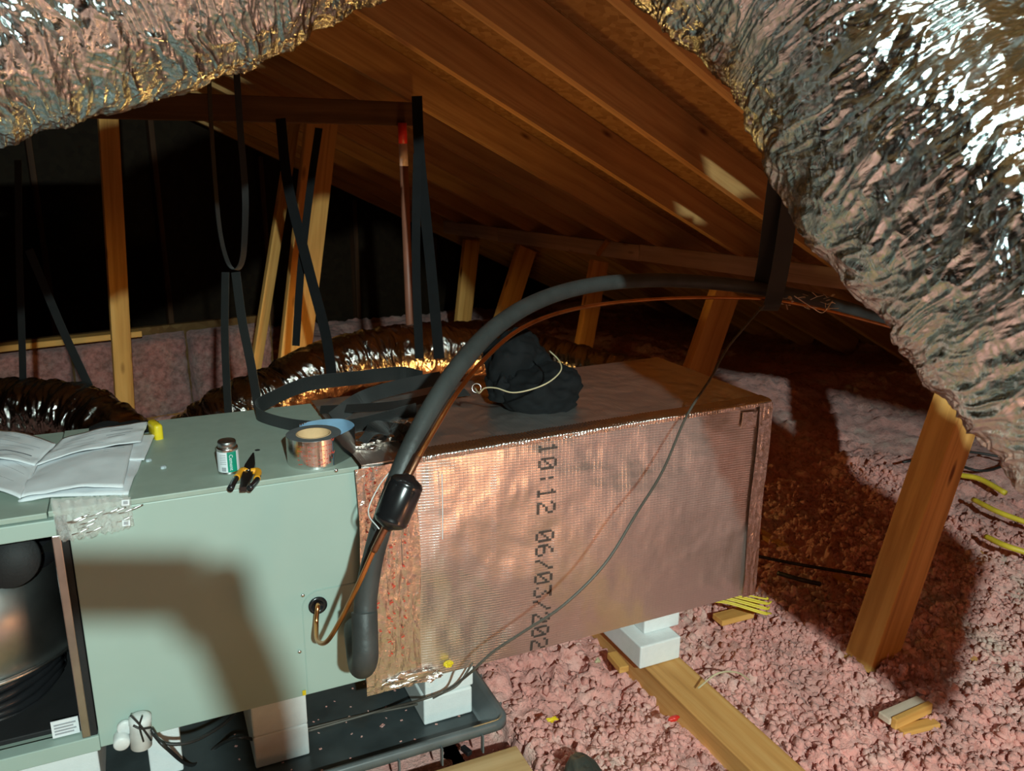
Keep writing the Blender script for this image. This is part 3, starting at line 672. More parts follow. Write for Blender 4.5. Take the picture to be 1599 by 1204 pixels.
# dot-matrix date print, reading downwards
F57 = {'0': '01110 10001 10011 10101 11001 10001 01110', '1': '00100 01100 00100 00100 00100 00100 01110', '2': '01110 10001 00001 00110 01000 10000 11111',
       '3': '11111 00010 00100 00010 00001 10001 01110', '6': '00110 01000 10000 11110 10001 10001 01110', '/': '00001 00001 00010 00100 01000 10000 10000', ':': '00000 00100 00100 00000 00100 00100 00000'}
A0, A1 = at_y(851, 698, 0), at_y(838, 1002, 0); TXT = '10:12 06/03/202'; bm = nb()
stp = (A1-A0)/(len(TXT)-1); hgt = .052; dn = stp.normalized(); rt_ = Vector((-dn.z, 0, dn.x))
for i, ch in enumerate(TXT):
    if ch == ' ': continue
    for r_, row in enumerate(F57[ch].split()):
        for c_, bit in enumerate(row):
            if bit == '1':
                for s_ in (0, 1):
                  for s2 in (0, 1):
                    p = A0+stp*(i+((c_+s_*.5)/5-.5)*.80)+rt_*(((6-r_)+s2*.5-3.2)/7*hgt)
                    q = front(np.array([(p.x-PX0)/(PX1-PX0)+.002]), np.array([(p.z-PZ0)/(zt(p.x)-PZ0)]))
                    add_box(bm, (p.x, float(q[1][0])-.0012, p.z), (.0027, .0008, .0022))
obj('date_print', bm, M['dots'], pn, label='black dot-matrix print 10:12 06/03/202 running down the foil')['kind'] = 'stuff'
# ================================================================ FOAM BLOCKS, PAN, PLYWOOD
def block(c, s, label, rz=0, mat='eps'):
    o = obj('foam_block', box((0, 0, 0), s, None, .004), M[mat]); o.location = c
    o.data.transform(Matrix.Translation((0, 0, s[2]/2))); o.location = (c[0], c[1], c[2]); o.rotation_euler = (0, 0, rz)
    o['label'] = label; o['category'] = 'foam block'; return o
block((.205, .16, .024), (.13, .30, .075), 'lower white foam block standing in the dark pan under the plenum', .0)
block((.208, .165, .1), (.13, .30, .072), 'upper white foam block touching the plenum, on its twin in the pan', .02)
block((.829, .16, .031), (.135, .36, .07), 'lower white foam block lying on the bare wooden joist')
block((.865, .21, .102), (.12, .36, .072), 'upper white foam block wedged between plenum and lower block on the joist')
block((-.205, .175, .024), (.125, .30, .085), 'lower foam block under the middle of the air handler, in brownish shade')
block((-.205, .175, .11), (.125, .30, .09), 'upper foam block under the middle of the air handler, in brownish shade')
block((-.66, .21, .024), (.15, .30, .175), 'white foam block under the lower left corner of the air handler')
block((-.455, .24, .024), (.07, .30, .175), 'narrow white foam block behind the white float switch')
dp = thing('drain_pan', 'shallow black plastic drain pan under the air handler with a ribbed grey rim', 'drain pan', (-.5, .2, 0))
px0, px1, py0, py1, rz_ = -1.5, .316, -.10, .62, .07
obj('pan_floor', box(((px0+px1)/2, (py0+py1)/2, .018), (px1-px0-.06, py1-py0-.06, .008)), M['pan'], dp)
def pan_wall(path, name='pan_rim'):
    # profile: (outward offset, z): floor edge, up the inner slope, rolled lip, outer skirt
    prof = [(-.045, .021), (-.035, .026), (-.010, .060), (-.006, .068), (.004, .070), (.010, .066), (.011, .048), (.007, .047), (.006, .060), (-.002, .063), (-.030, .012)]
    bm = nb(); rows = []
    for (x, y, nx, ny) in path: rows.append([bm.verts.new((x+nx*o_, y+ny*o_, z)) for o_, z in prof])
    for i in range(len(rows)-1):
        for k in range(len(prof)-1): bm.faces.new((rows[i][k], rows[i][k+1], rows[i+1][k+1], rows[i+1][k]))
    bmesh.ops.recalc_face_normals(bm, faces=bm.faces[:]); return obj(name, bm, M['pan_rim'], dp, True)
r = .03; path = []
for (cx_, cy_, a0) in ((px1-r, py0+r, -90), (px1-r, py1-r, 0), (px0+r, py1-r, 90), (px0+r, py0+r, 180)):
    for k in range(7):
        a = math.radians(a0+15*k); path.append((cx_+r*math.cos(a), cy_+r*math.sin(a), math.cos(a), math.sin(a)))
path.append(path[0]); pan_wall(path)
for k in range(14):
    x = px1-.07-k*.105; obj('rim_rib', box((x, py0-.016, .030), (.004, .014, .048), None, .001), M['pan_rim'], dp)
for k in range(5):
    obj('rim_rib', box((px1+.016, py0+.08+k*.13, .030), (.014, .004, .048), None, .001), M['pan_rim'], dp)
bm = nb()
for k in range(60):
    add_box(bm, (random.uniform(-.3, .26), random.uniform(-.05, .4), .0235), (random.uniform(.002, .007), random.uniform(.002, .006), .001), Matrix.Rotation(random.random()*3, 3, 'Z'))
o = obj('crumbs', bm, M['insul']); tag(o, 'tiny pale crumbs scattered over the dark pan floor', 'crumbs', None, 'stuff')
o = obj('insulation_chip', box(at_z(597, 1133, .025), (.012, .008, .003), Matrix.Rotation(.6, 3, 'Z'), .001), M['insul']); tag(o, 'larger tan chip lying in the pan left of the foam blocks', 'chip')
bx = timber('plywood_sheet', (-.9, -.47, -.010), (.335, -.47, -.010), .70, .018, M['ply'], None)
bx['label'] = 'worn plywood sheet in front of the drain pan at the bottom edge'; bx['category'] = 'plywood'
o = obj('black_wedge', box(at_z(728, 1172, .006), (.014, .03, .012), Matrix.Rotation(.3, 3, 'Z'), .002), M['blackplastic']); tag(o, 'small black plastic piece sticking out under the pan rim onto the plywood', 'plastic piece')
# ================================================================ REFRIGERANT LINES
def wp(l): return [at_d(x, y, d) for x, y, d in l]
ln = thing('suction_line', 'thick black foam-insulated pipe arching from the unit up and away to the right', 'pipe', at_y(545, 985, 0))
main = wp([(570, 975, 1.60), (572, 930, 1.60), (584, 865, 1.59), (606, 790, 1.585), (637, 710, 1.60), (672, 640, 1.65), (718, 570, 1.74), (775, 510, 1.87), (840, 470, 2.02), (915, 447, 2.18), (1000, 438, 2.32), (1090, 440, 2.43), (1180, 450, 2.52), (1270, 467, 2.60), (1360, 492, 2.68), (1450, 520, 2.76), (1560, 560, 2.86)])
obj('pipe_insulation', tube(main, lambda t: .0238-.0033*min(1, t*8), 28, 10), M['rubber'], ln, True)
elb = [at_y(548, 960, 0), at_y(548, 960, 0)+Vector((-.00, -.10, -.005)), at_d(552, 1010, 1.70), at_d(563, 1042, 1.635), at_d(567, 1020, 1.60), at_d(570, 962, 1.60)]
elb = [at_y(556, 985, 0), at_y(556, 985, -.13), at_d(563, 1036, 1.67), at_d(570, 1030, 1.60), at_d(570, 990, 1.595), at_d(569, 955, 1.60)]
obj('elbow_insulation', tube(elb, .0255, 28, 10), M['rubber'], ln, True)
cl = thing('liquid_line', 'thin bright copper tube running below the black pipe through a black filter', 'pipe', at_y(496, 945, 0))
obj('lower_tube', tube([at_y(496, 945, .01), at_y(496, 947, -.03), at_d(494, 975, 1.80), at_d(496, 1000, 1.745), at_d(510, 1002, 1.68), at_d(532, 968, 1.61), at_d(560, 912, 1.55), at_d(588, 850, 1.515), at_d(603, 822, 1.50)], .0050, 16, 10), M['copper'], cl, True)
obj('brazed_joint', tube([at_d(584, 860, 1.519), at_d(594, 840, 1.508), at_d(604, 820, 1.50)], .0068, 14, 6), M['copper_old'], cl, True)
obj('upper_tube', tube(wp([(637, 745, 1.515), (652, 716, 1.53), (680, 668, 1.57), (712, 616, 1.63), (752, 566, 1.72), (800, 522, 1.84), (850, 496, 1.97), (910, 480, 2.10), (985, 470, 2.24), (1080, 465, 2.37), (1190, 467, 2.47), (1270, 480, 2.54), (1370, 505, 2.62), (1440, 525, 2.7), (1560, 560, 2.8)]), .0050, 16, 10), M['copper'], cl, True)
obj('upper_joint', tube(wp([(637, 745, 1.515), (650, 720, 1.528), (656, 708, 1.54)]), .0065, 14, 6), M['copper_old'], cl, True)
fa, fb = at_d(604, 827, 1.50), at_d(641, 741, 1.51); fx = (fb-fa)
h = fx.length; R_ = .0325
obj('filter_drier', lathe([(.008, 0), (.012, .004), (R_*.82, .010), (R_*.97, .016), (R_, .020), (R_*.97, .023), (R_, .026), (R_, h-.026), (R_*.97, h-.023), (R_, h-.020), (R_*.97, h-.016), (R_*.82, h-.010), (.012, h-.004), (.008, h)], fa, fx, 48), M['black_gloss'], cl, True, 'glossy black filter cylinder')
tie = lambda path, r_, m_: tube(path, r_, 8, 6)
obj('cable_tie', tube(wp([(610, 735, 1.60), (590, 762, 1.56), (575, 800, 1.53), (592, 826, 1.50)]), .0012, 6, 6), M['whiteplastic'], cl, True)
# scraps of foil and wire tangled on the lines
bm = nb()
for k in range(34):
    c = at_d(random.uniform(1215, 1305), random.uniform(458, 482), random.uniform(2.46, 2.52)); d = Vector((random.uniform(-1, 1), random.uniform(-1, 1), random.uniform(-.4, .4))).normalized()
    add_box(bm, c, (random.uniform(.012, .04), random.uniform(.002, .008), .0012), frame(d))
o = obj('foil_scraps', bm, M['debris']); tag(o, 'small bright foil and wire scraps caught on the pipes right of the black strap', 'scraps', None, 'stuff')
for k, (pts, l) in enumerate(((([(1300, 470, 2.5), (1285, 488, 2.5), (1268, 480, 2.5), (1240, 462, 2.48)]), 'pale twisted wire end among the foil scraps on the pipes'),)):
    o = obj('wire_end', tube(wp(pts), .0016, 6), M['debris'], None, True); tag(o, l, 'wire')
# thin control cable
pts = [at_d(1193, 476, 2.46), at_d(1165, 508, 2.38), at_d(1135, 545, 2.28), at_d(1110, 590, 2.18), at_d(1072, 650, 2.05), at_d(1035, 735, 1.93), at_d(995, 800, 1.84), at_d(945, 880, 1.79), at_d(880, 945, 1.77), at_d(820, 985, 1.79), at_d(770, 1018, 1.81), at_d(735, 1050, 1.84), at_y(700, 1076, -.03), at_y(660, 1092, -.02)]
o = obj('control_cable', tube(pts + [at_z(600, 1108, .045), at_z(540, 1125, .03), at_z(480, 1142, .03)], .0033, 8, 8), M['greycable'], None, True); tag(o, 'thin dark grey cable draped across the foil plenum front from the black strap', 'cable')
o = obj('control_cable', tube([at_y(738, 1035, -.025), at_y(716, 1068, -.025), at_y(690, 1083, -.02), at_z(650, 1100, .05), at_z(560, 1118, .03), at_z(480, 1138, .03), at_z(430, 1148, .03)], .0028, 8, 8), M['greycable'], None, True); tag(o, 'second thin tan-grey cable looping over the front of the foam blocks in the pan', 'cable')
o = obj('black_cable', tube([at_y(236, 1138, -.035), at_y(255, 1160, -.05), at_y(300, 1158, -.045), at_y(350, 1130, .02), at_y(372, 1105, .08)], .004, 8, 8), M['blackcable'], None, True); tag(o, 'black cable curving from the white float switch up behind the foam block', 'cable')
o = obj('black_cable', tube([at_y(236, 1142, -.03), at_y(260, 1168, -.07), at_z(300, 1195, .03), at_z(340, 1165, .03), at_y(372, 1152, .02), at_y(402, 1156, .07)], .004, 8, 8), M['blackcable'], None, True); tag(o, 'black cable looping down to the pan from the white float switch', 'cable')
# float switch at the lower rail
fs = thing('float_switch', 'white round float switch with black ties at the lower left corner of the grey panel', 'switch', at_y(218, 1165, -.03))
obj('switch_body', lathe([(.014, 0), (.021, .003), (.021, .055), (.022, .058), (.022, .072), (.014, .076)], at_y(221, 1166, -.028), (at_y(218, 1112, -.028)-at_y(221, 1166, -.028)), 28), M['whiteplastic'], fs, True)
for s_ in (-1, 1):
    obj('cable_tie', tube([at_y(204+(s_+1)*2, 1125+s_*8, -.053), at_y(220, 1136+s_*2, -.058), at_y(236, 1146-s_*10, -.053)], .0022, 6, 6), M['blackcable'], fs, True)
obj('cable_tie', tube([at_y(222, 1118, -.056), at_y(218, 1135, -.058), at_y(224, 1158, -.055)], .002, 6, 6), M['blackcable'], fs, True)
obj('port_cap', lathe([(.015, 0), (.016, .003), (.016, .03), (.013, .033)], at_y(190, 1148, -.002), (0, -1, 0), 28), M['whiteplastic'], fs, True)
obj('port_cap', lathe([(.014, 0), (.0165, .002), (.0165, .01), (.014, .012)], at_y(196, 1133, -.002), (0, -1, 0), 28), M['whiteplastic'], fs, True)
# ================================================================ THINGS ON THE UNIT
# metal can
cc = at_z(358, 737, UT); cc.z = UT
cn = thing('cement_can', 'small metal can with screw lid and white and green label on the grey lid', 'can', cc)
obj('can_body', lathe([(.020, 0), (.0225, .0015), (.0225, .004), (.0220, .005), (.0220, .054), (.0225, .056), (.0215, .059), (.018, .061), (.0, .061)], cc, (0, 0, 1), 40), M['steel'], cn, True)
obj('can_lid', lathe([(.0185, .060), (.0190, .061), (.0190, .070), (.0175, .0725), (.014, .0725), (.013, .0712), (.005, .0712), (.004, .0722), (0, .0722)], cc, (0, 0, 1), 40), M['galv'], cn, True)
def arc_band(r, z0, z1, a0, a1, c, n=24):
    bm = nb(); rows = []
    for i in range(n+1):
        a = math.radians(a0+(a1-a0)*i/n); rows.append((bm.verts.new(c+Vector((r*math.cos(a), r*math.sin(a), z0))), bm.verts.new(c+Vector((r*math.cos(a), r*math.sin(a), z1)))))
    for i in range(n): bm.faces.new((rows[i][0], rows[i+1][0], rows[i+1][1], rows[i][1]))
    return bm
obj('paper_label', arc_band(.02235, .007, .052, -200, 20, cc, 48), M['paper'], cn, True, 'white paper label')
vd = math.degrees(math.atan2(CAM.y-cc.y, CAM.x-cc.x))
gp = obj('green_band', arc_band(.02265, .007, .052, vd-5, vd+48, cc), M['green'], cn, True, 'green label band with upright lettering')
def on_can(txt, ang, size, r, zc, mat):
    a = math.radians(ang); nrm = Vector((math.cos(a), math.sin(a), 0)); up = Vector((-math.sin(a), math.cos(a), 0)); rt = Vector((0, 0, -1))
    m4 = Matrix((rt, up, nrm)).transposed().to_4x4(); m4.translation = cc+nrm*r+Vector((0, 0, zc)); return obj('lettering', text_bm(txt, size, m4), M[mat], gp)
on_can('Cement', vd+14, .011, .0229, .029, 'paper')
obj('lettering', box(cc+Vector((math.cos(math.radians(vd-26))*.0226, math.sin(math.radians(vd-26))*.0226, .014)), (.009, .0006, .009), Matrix.Rotation(math.radians(vd-26+90), 3, 'Z')), M['ink_pale'], cn)
for k in range(6):
    a = math.radians(vd-28); obj('lettering', box(cc+Vector((math.cos(a)*.0226, math.sin(a)*.0226, .026+.004*k)), (.013, .0006, .0010), Matrix.Rotation(a+math.pi/2, 3, 'Z')), M['ink_pale'], cn)
# pliers
pz = UT+.006; J0 = at_z(388, 737, pz)
plr = thing('cutting_pliers', 'small pliers with black and orange grips hanging over the lid edge beside the can', 'pliers', Vector((J0.x, J0.y, UT)))
tip = at_z(396, 710, pz)
ax = (tip-J0); ax.z = 0; ln_ = ax.length; ax.normalize(); sd = Vector((ax.y, -ax.x, 0))
bm = nb()
prof = [(-.9, .0065), (-.3, .010), (.0, .011), (.35, .0105), (.7, .006), (1.0, .0015)]
for z0, z1 in ((-.005, .005),):
    lo = [bm.verts.new(J0+ax*ln_*t+sd*s*w_+Vector((0, 0, z0))) for s in (1,) for t, w_ in prof] + [bm.verts.new(J0+ax*ln_*t-sd*w_+Vector((0, 0, z0))) for t, w_ in prof[::-1]]
    hi = [bm.verts.new(v.co+Vector((0, 0, z1-z0))) for v in lo]
    bm.faces.new(lo); bm.faces.new(hi[::-1])
    for i in range(len(lo)): bm.faces.new((lo[i], hi[i], hi[(i+1) % len(lo)], lo[(i+1) % len(lo)]))
bmesh.ops.recalc_face_normals(bm, faces=bm.faces[:]); obj('jaws', bm, M['black_gloss'], plr)
obj('pivot', lathe([(.0045, 0), (.0045, .001), (.003, .002)], J0+Vector((0, 0, .005)), (0, 0, 1), 16), M['steel'], plr, True)
def grip(a, b, c, d):
    up = Vector((0, 0, .0)); g = [a, b, c, d]
    h_ = obj('handle', tube(g, lambda t: .0046+.0010*math.sin(t*math.pi)+.0022*t**3, 14, 8), M['blackplastic'], plr, True)
    obj('grip_sleeve', tube([a.lerp(b, .15), b, b.lerp(c, .9)], .0070, 14, 8), M['orange'], plr, True)
grip(J0+Vector((-.002, -.004, .002)), at_z(378, 735, pz+.002), at_z(368, 748, pz+.003), at_z(360, 763, pz+.002))
grip(J0+Vector((.002, -.004, .002)), at_z(403, 736, pz+.002), at_z(401, 750, pz+.003), at_z(390, 763, pz+.002))
# roll of foil tape
tc = at_z(479, 731, UT); tc = Vector((at_z(440, 700, UT).x*.5+at_z(520, 700, UT).x*.5, .075, UT))
TR = .0600; TH = .064
tr = thing('foil_tape_roll', 'roll of shiny foil tape with tan core and loose pale blue tail, on the lid', 'tape', tc)
obj('tape_wound', lathe([(TR-.0005, 0), (TR, .001), (TR, TH-.001), (TR-.001, TH), (.026, TH), (.026, 0.0)], tc, (0, 0, 1), 64), M['tape_shiny'], tr, True)
obj('roll_side', lathe([(.0262, TH-.001), (TR-.0012, TH-.001), (TR-.0012, TH+.0006), (.0262, TH+.0006)], tc, (0, 0, 1), 64), M['tape_side'], tr)
def ring(r0, r1, z0, z1, c, seg=48):
    bm = nb(); R4 = [(r0, z0), (r1, z0), (r1, z1), (r0, z1)]; rows = []
    for k in range(seg):
        a = 2*math.pi*k/seg; rows.append([bm.verts.new(c+Vector((r*math.cos(a), r*math.sin(a), z))) for r, z in R4])
    for k in range(seg):
        for i in range(4): bm.faces.new((rows[k][i], rows[(k+1) % seg][i], rows[(k+1) % seg][(i+1) % 4], rows[k][(i+1) % 4]))
    bmesh.ops.recalc_face_normals(bm, faces=bm.faces[:]); return bm
bpy.data.objects.remove(tr.children[0]); bpy.data.objects.remove(tr.children[0])
obj('tape_wound', ring(.0385, TR, 0, TH, tc, 72), M['tape_shiny'], tr)
obj('roll_side', ring(.0387, TR-.0006, TH-.0005, TH+.0004, tc, 72), M['tape_side'], tr)
obj('card_core', ring(.0350, .0385, .0, TH+.0008, tc, 48), M['card'], tr, True, 'tan cardboard core')
# tail: from the roll front round to the right and back
def tailpts():
    P = []
    for a, r_ in ((-60, TR+.001), (-30, TR+.006), (0, TR+.030), (20, TR+.044), (42, TR+.050), (66, TR+.036), (88, TR+.022), (104, TR+.014)):
        P.append(tc+Vector((r_*math.cos(math.radians(a)), r_*math.sin(math.radians(a)), TH/2+.002)))
    return P
tp = tailpts(); path = smooth_path(tp, 10)
def wall(path, h, off, jag=0):
    bm = nb(); rows = []
    for i, p in enumerate(path):
        t = (path[min(i+1, len(path)-1)]-path[max(i-1, 0)]).normalized(); n_ = Vector((t.y, -t.x, 0))*off
        k = max(0, i-len(path)+12)*jag
        rows.append((bm.verts.new(p+n_-Vector((0, 0, h/2-k*.4))), bm.verts.new(p+n_+Vector((0, 0, h/2-k*(i % 3)*.3)))))
    for i in range(len(rows)-1): bm.faces.new((rows[i][0], rows[i+1][0], rows[i+1][1], rows[i][1]))
    bmesh.ops.solidify(bm, geom=bm.faces[:], thickness=.0003); return bm
obj('tape_tail', wall(path, TH, .0004), M['tape_shiny'], tr, True)
obj('release_liner', wall(path, TH-.0005, -.0006, .0012), M['blue_liner'], tr, True, 'pale blue release liner')
bm = nb()
for k in range(5):
    for a in range(-135, -38, 6):
        if random.random() < .72:
            q = math.radians(a+random.uniform(-1, 1)); zc = .012+.010*k+random.uniform(-.001, .001)
            add_box(bm, tc+Vector((math.cos(q)*(TR+.0004), math.sin(q)*(TR+.0004), zc)), (.0003, random.uniform(.002, .006), .0012), Matrix.Rotation(q, 3, 'Z'))
o = obj('red_print', bm, M['red_ink'], tr, label='rows of tiny red print'); o['kind'] = 'stuff'
bm = nb()
for px, py in ((519, 686), (519, 706)):
    q = None
    p = min(path, key=lambda P_: (proj(P_)[0]-px)**2); zz = at_y(px, py, p.y).z
    for s_ in (-1, 1): add_box(bm, Vector((p.x, p.y-.0012, zz))+Vector((s_*.0012, 0, 0)), (.0012, .0006, .007), Matrix.Rotation(s_*.4, 3, 'Y'))
o = obj('red_mark', bm, M['red_ink'], tr); o['kind'] = 'stuff'
# manual: open booklet of several sheets
mn = thing('instruction_manual', 'open white instruction manual with curled pages at the left end of the grey lid', 'booklet', (-.60, .25, UT))
def sheet(name, c00, c10, c11, c01, arch=(.02, .01), th=.0012, mat='paper', seed=0, curl=0.0, nu=24, nv=16):
    """curved page: corners c00 (front left) .. c01; arch = bulge across u"""
    a, b = np.meshgrid(np.linspace(0, 1, nu), np.linspace(0, 1, nv), indexing='ij')
    C = [np.array(v[:]) for v in (c00, c10, c11, c01)]
    P = ((1-a)*(1-b))[..., None]*C[0]+(a*(1-b))[..., None]*C[1]+(a*b)[..., None]*C[2]+((1-a)*b)[..., None]*C[3]
    Z = P[..., 2]+arch[0]*np.sin(np.pi*a)*(1-.3*b)+arch[1]*np.sin(np.pi*b)+.003*fbm(a*3+seed, b*3)+curl*a**3
    o = grid_obj(name, P[..., 0], P[..., 1], Z, M[mat], mn); md = o.modifiers.new('s', 'SOLIDIFY'); md.thickness = th; md.offset = 0
    return (P, Z)
zt_ = UT+.003
sp0, sp1 = at_z(45, 770, UT+.02), at_z(82, 700, UT+.03)
def Z(px, py, z): return at_z(px, py, UT+z)
sheet('page', Z(28, 781, .004), Z(200, 771, .004), Z(224, 712, .004), Z(60, 735, .004), (.004, .0), .004)
S1 = sheet('page', Z(28, 777, .010), Z(192, 760, .014), Z(208, 694, .016), Z(58, 722, .012), (.010, .002), .002, seed=3)
S3 = sheet('page', Z(60, 724, .012), Z(225, 718, .008), Z(243, 678, .008), Z(95, 690, .012), (.004, .002), .002, seed=5)
S2 = sheet('page', Z(56, 726, .022), Z(220, 690, .020), Z(232, 659, .022), Z(98, 686, .028), (.010, .002), .0015, seed=7)
S4 = sheet('page', Z(-60, 770, .004), Z(32, 778, .012), Z(60, 724, .018), Z(-30, 690, .006), (.016, .0), .003, seed=9)
S5 = sheet('page', Z(-70, 735, .018), Z(54, 726, .022), Z(88, 692, .030), Z(-30, 672, .020), (.018, .0), .0015, seed=12)
def lines(S, specs, mat='ink_pale', lift=.0016):
    P, Zz = S; nu, nv = Zz.shape
    for (b, a0, a1, wd) in specs:
        bm = nb(); rows = []
        for k in range(13):
            a = a0+(a1-a0)*k/12; i = a*(nu-1); j = b*(nv-1); i0, j0 = int(min(i, nu-2)), int(min(j, nv-2)); fi, fj = i-i0, j-j0
            def s_(A): return A[i0, j0]*(1-fi)*(1-fj)+A[i0+1, j0]*fi*(1-fj)+A[i0, j0+1]*(1-fi)*fj+A[i0+1, j0+1]*fi*fj
            p = s_(P); z = float(s_(Zz)); v = P[i0, j0+1]-P[i0, j0]; v = v/np.linalg.norm(v)*wd/2
            rows.append((bm.verts.new((p[0]-v[0], p[1]-v[1], z+lift)), bm.verts.new((p[0]+v[0], p[1]+v[1], z+lift))))
        for k in range(12): bm.faces.new((rows[k][0], rows[k+1][0], rows[k+1][1], rows[k][1]))
        obj('text_line', bm, M[mat], mn)
lines(S5, [(.30, .45, .88, .004)], 'ink'); lines(S5, [(.80, .4, .6, .002), (.62, .35, .9, .0015), (.5, .35, .85, .0015), (.15, .5, .9, .0015), (.9, .5, .85, .0015)])
lines(S2, [(.9, .15, .8, .0015), (.78, .15, .7, .0015), (.66, .1, .5, .0015), (.66, .6, .85, .004), (.5, .12, .45, .0015), (.5, .58, .85, .004), (.35, .1, .5, .0015), (.36, .62, .8, .003), (.2, .1, .6, .0012)])
lines(S1, [(.90, .70, .78, .0015), (.84, .70, .76, .0015), (.90, .84, .92, .0012)]); lines(S4, [(.85, .4, .95, .002), (.7, .4, .9, .0015), (.55, .5, .9, .0015), (.3, .5, .8, .0015)])
# dark fuzzy brush-like thing with yellow end behind the manual
gl = thing('work_glove', 'black fuzzy work glove with a bright yellow cuff behind the manual', 'glove', (-.47, .48, UT))
obj('palm', blob(at_z(205, 668, UT+.012), (.065, .028, .014), 5, .25, 4), M['cloth'], gl, True)
for k in range(4):
    a = at_z(185, 664+k*3, UT+.014); obj('finger', tube([a, a+Vector((-.03, .004+.006*k, .004)), a+Vector((-.062, .010*k-.004, -.004))], .009, 10, 6), M['cloth'], gl, True)
obj('cuff', box(at_z(243, 672, UT+.016), (.020, .06, .042), Matrix.Rotation(.25, 3, 'Z'), .006), M['yellow'], gl, True, 'bright yellow cuff')
# clear plastic bag hanging over the front edge
def bagf(a, b):
    A_, B_, C_, D_ = (np.array(at_y(px, py, -.012)[:]) for px, py in ((78, 778), (200, 772), (206, 815), (92, 838)))
    P = ((1-a)*(1-b))[..., None]*A_+(a*(1-b))[..., None]*B_+(a*b)[..., None]*C_+((1-a)*b)[..., None]*D_
    n_ = fbm(a*11+b*3, b*5, None, 3); return P[..., 0], P[..., 1]-.012*b-.008*(1-np.abs(n_)*1.5)*np.clip(b*3, .2, 1), P[..., 2]+.002*fbm(a*30, b*4)
a_, b_ = np.meshgrid(np.linspace(0, 1, 70), np.linspace(0, 1, 36), indexing='ij'); X, Y, Zb = bagf(a_, b_)
bg = thing('plastic_bag', 'crumpled clear plastic bag hanging below the manual over the front panel', 'bag', (-.62, 0, .70))
grid_obj('bag_film', X, Y, Zb, M['film'], bg)
grid_obj('bag_film', X*1.0+.004, Y-.006+.004*np.sin(a_*40), Zb-.004, M['film'], bg)
for px, py in ((196, 785), (197, 817)): obj('printed_label', box(at_y(px, py, -.034), (.014, .001, .012), Matrix.Rotation(.1, 3, 'Y')), M['paper'], bg); obj('lettering', box(at_y(px, py, -.0355), (.008, .001, .006), Matrix.Rotation(.1, 3, 'Y')), M['ink_pale'], bg)
for k in range(14):
    a = random.random(); b = .45+.5*random.random(); i, j = int(a*69), int(b*35); p = Vector((X[i, j], Y[i, j]-.006, Zb[i, j]))
    obj('film_fold', tube([p, p+Vector((.012, -.003, .003)), p+Vector((.03, 0, .008))], .0011, 6, 4), M['steel'], bg, True)
# ================================================================ BLACK POUCH on the plenum
zp = PZ1-.003
pc = at_z(822, 655, zp); pc = Vector((.520, .235, zp+.004))
pk = thing('cloth_pouch', 'crumpled black cloth pouch with beige piping on top of the foil plenum', 'bag', pc)
def pouch(c, s, seed, amp, sub=5):
    bm = nb(); bmesh.ops.create_icosphere(bm, subdivisions=sub, radius=1.0); P = np.array([v.co[:] for v in bm.verts])
    n = fbm(P[:, 0]*1.3+seed, P[:, 1]*1.3, P[:, 2]*1.3, 2); rg = 1-np.abs(fbm(P[:, 0]*2.4+seed, P[:, 1]*2.4, P[:, 2]*3.2+4, 2))*2
    for v, k, r_ in zip(bm.verts, n, rg):
        z = v.co.z; z = z if z > -.55 else -.55-(z+.55)*.1
        v.co = Vector(c)+Vector((v.co.x*s[0]*(1+amp*k+.06*r_), v.co.y*s[1]*(1+amp*k+.06*r_), (z+.56)*s[2]*(1+.6*amp*k+.09*r_)))
    return bm
def at_fit(px, py, d): return at_d(px, py, d)
obj('pouch_bag', pouch(pc+Vector((.035, -.02, 0)), (.115, .105, .075), 2, .12), M['cloth'], pk, True)
obj('pouch_flap', pouch(pc+Vector((.0, .06, .015)), (.095, .085, .105), 6, .22), M['cloth'], pk, True)
obj('pouch_mouth', pouch(pc+Vector((-.045, .02, .02)), (.055, .06, .06), 11, .3), M['cloth'], pk, True)
obj('piping', tube([at_d(*q) for q in ((742, 606, 1.93), (748, 614, 1.90), (757, 606, 1.885), (775, 606, 1.87), (800, 613, 1.855), (830, 608, 1.85), (858, 596, 1.87), (876, 578, 1.90), (872, 562, 1.94), (858, 548, 1.97))], .0017, 8, 8), M['khaki'], pk, True, 'thin beige piping')
obj('ring', tube([at_d(744+7*math.cos(a), 606+7*math.sin(a), 1.92) for a in [i*math.pi/6 for i in range(13)]], .0014, 8, 3), M['steel'], pk, True)
# ================================================================ STRAPS
def strap(label, pts, wd=.038, nrm=None, th=.002, group=None, cat='strap', n=10, wdirs=None, name='nylon_strap', mat='web'):
    o = obj(name, ribbon(pts, wd, nrm or CR, th, n, wdirs), M[mat], None, False); tag(o, label, cat, group); return o
TW = Vector((.6, .2, .75)).normalized()
# heap on the unit and plenum
def lay(l): return [at_z(x, y, z) for x, y, z in l]
UPm = Vector((0, 0, 1))
strap('black webbing strap folded in a long flat loop from the lid corner toward the plenum', lay([(650, 640, .775), (600, 655, .77), (540, 668, .765), (470, 668, .758), (415, 655, .758), (400, 640, .768), (420, 625, .782), (480, 600, .80), (560, 590, .80), (625, 583, .80), (660, 590, .80)]), .040, UPm)
strap('wider black webbing strap lying over the back of the lid behind the tape roll', lay([(520, 655, .765), (560, 625, .775), (600, 610, .79), (650, 598, .80), (690, 590, .80)]), .040, Vector((-.4, .5, .8)))
strap('ribbed black strap end running under the insulated pipe across the unit and plenum joint', lay([(500, 640, .77), (560, 637, .772), (620, 632, .775), (680, 620, .78), (730, 612, .78)]), .034, Vector((-.2, 1, .3)))
strap('short crumpled black strap tail beside the tape on the foil joint', lay([(565, 690, .765), (585, 672, .785), (610, 668, .775), (630, 680, .775), (650, 668, .772)]), .05, Vector((.3, 1, .2)))
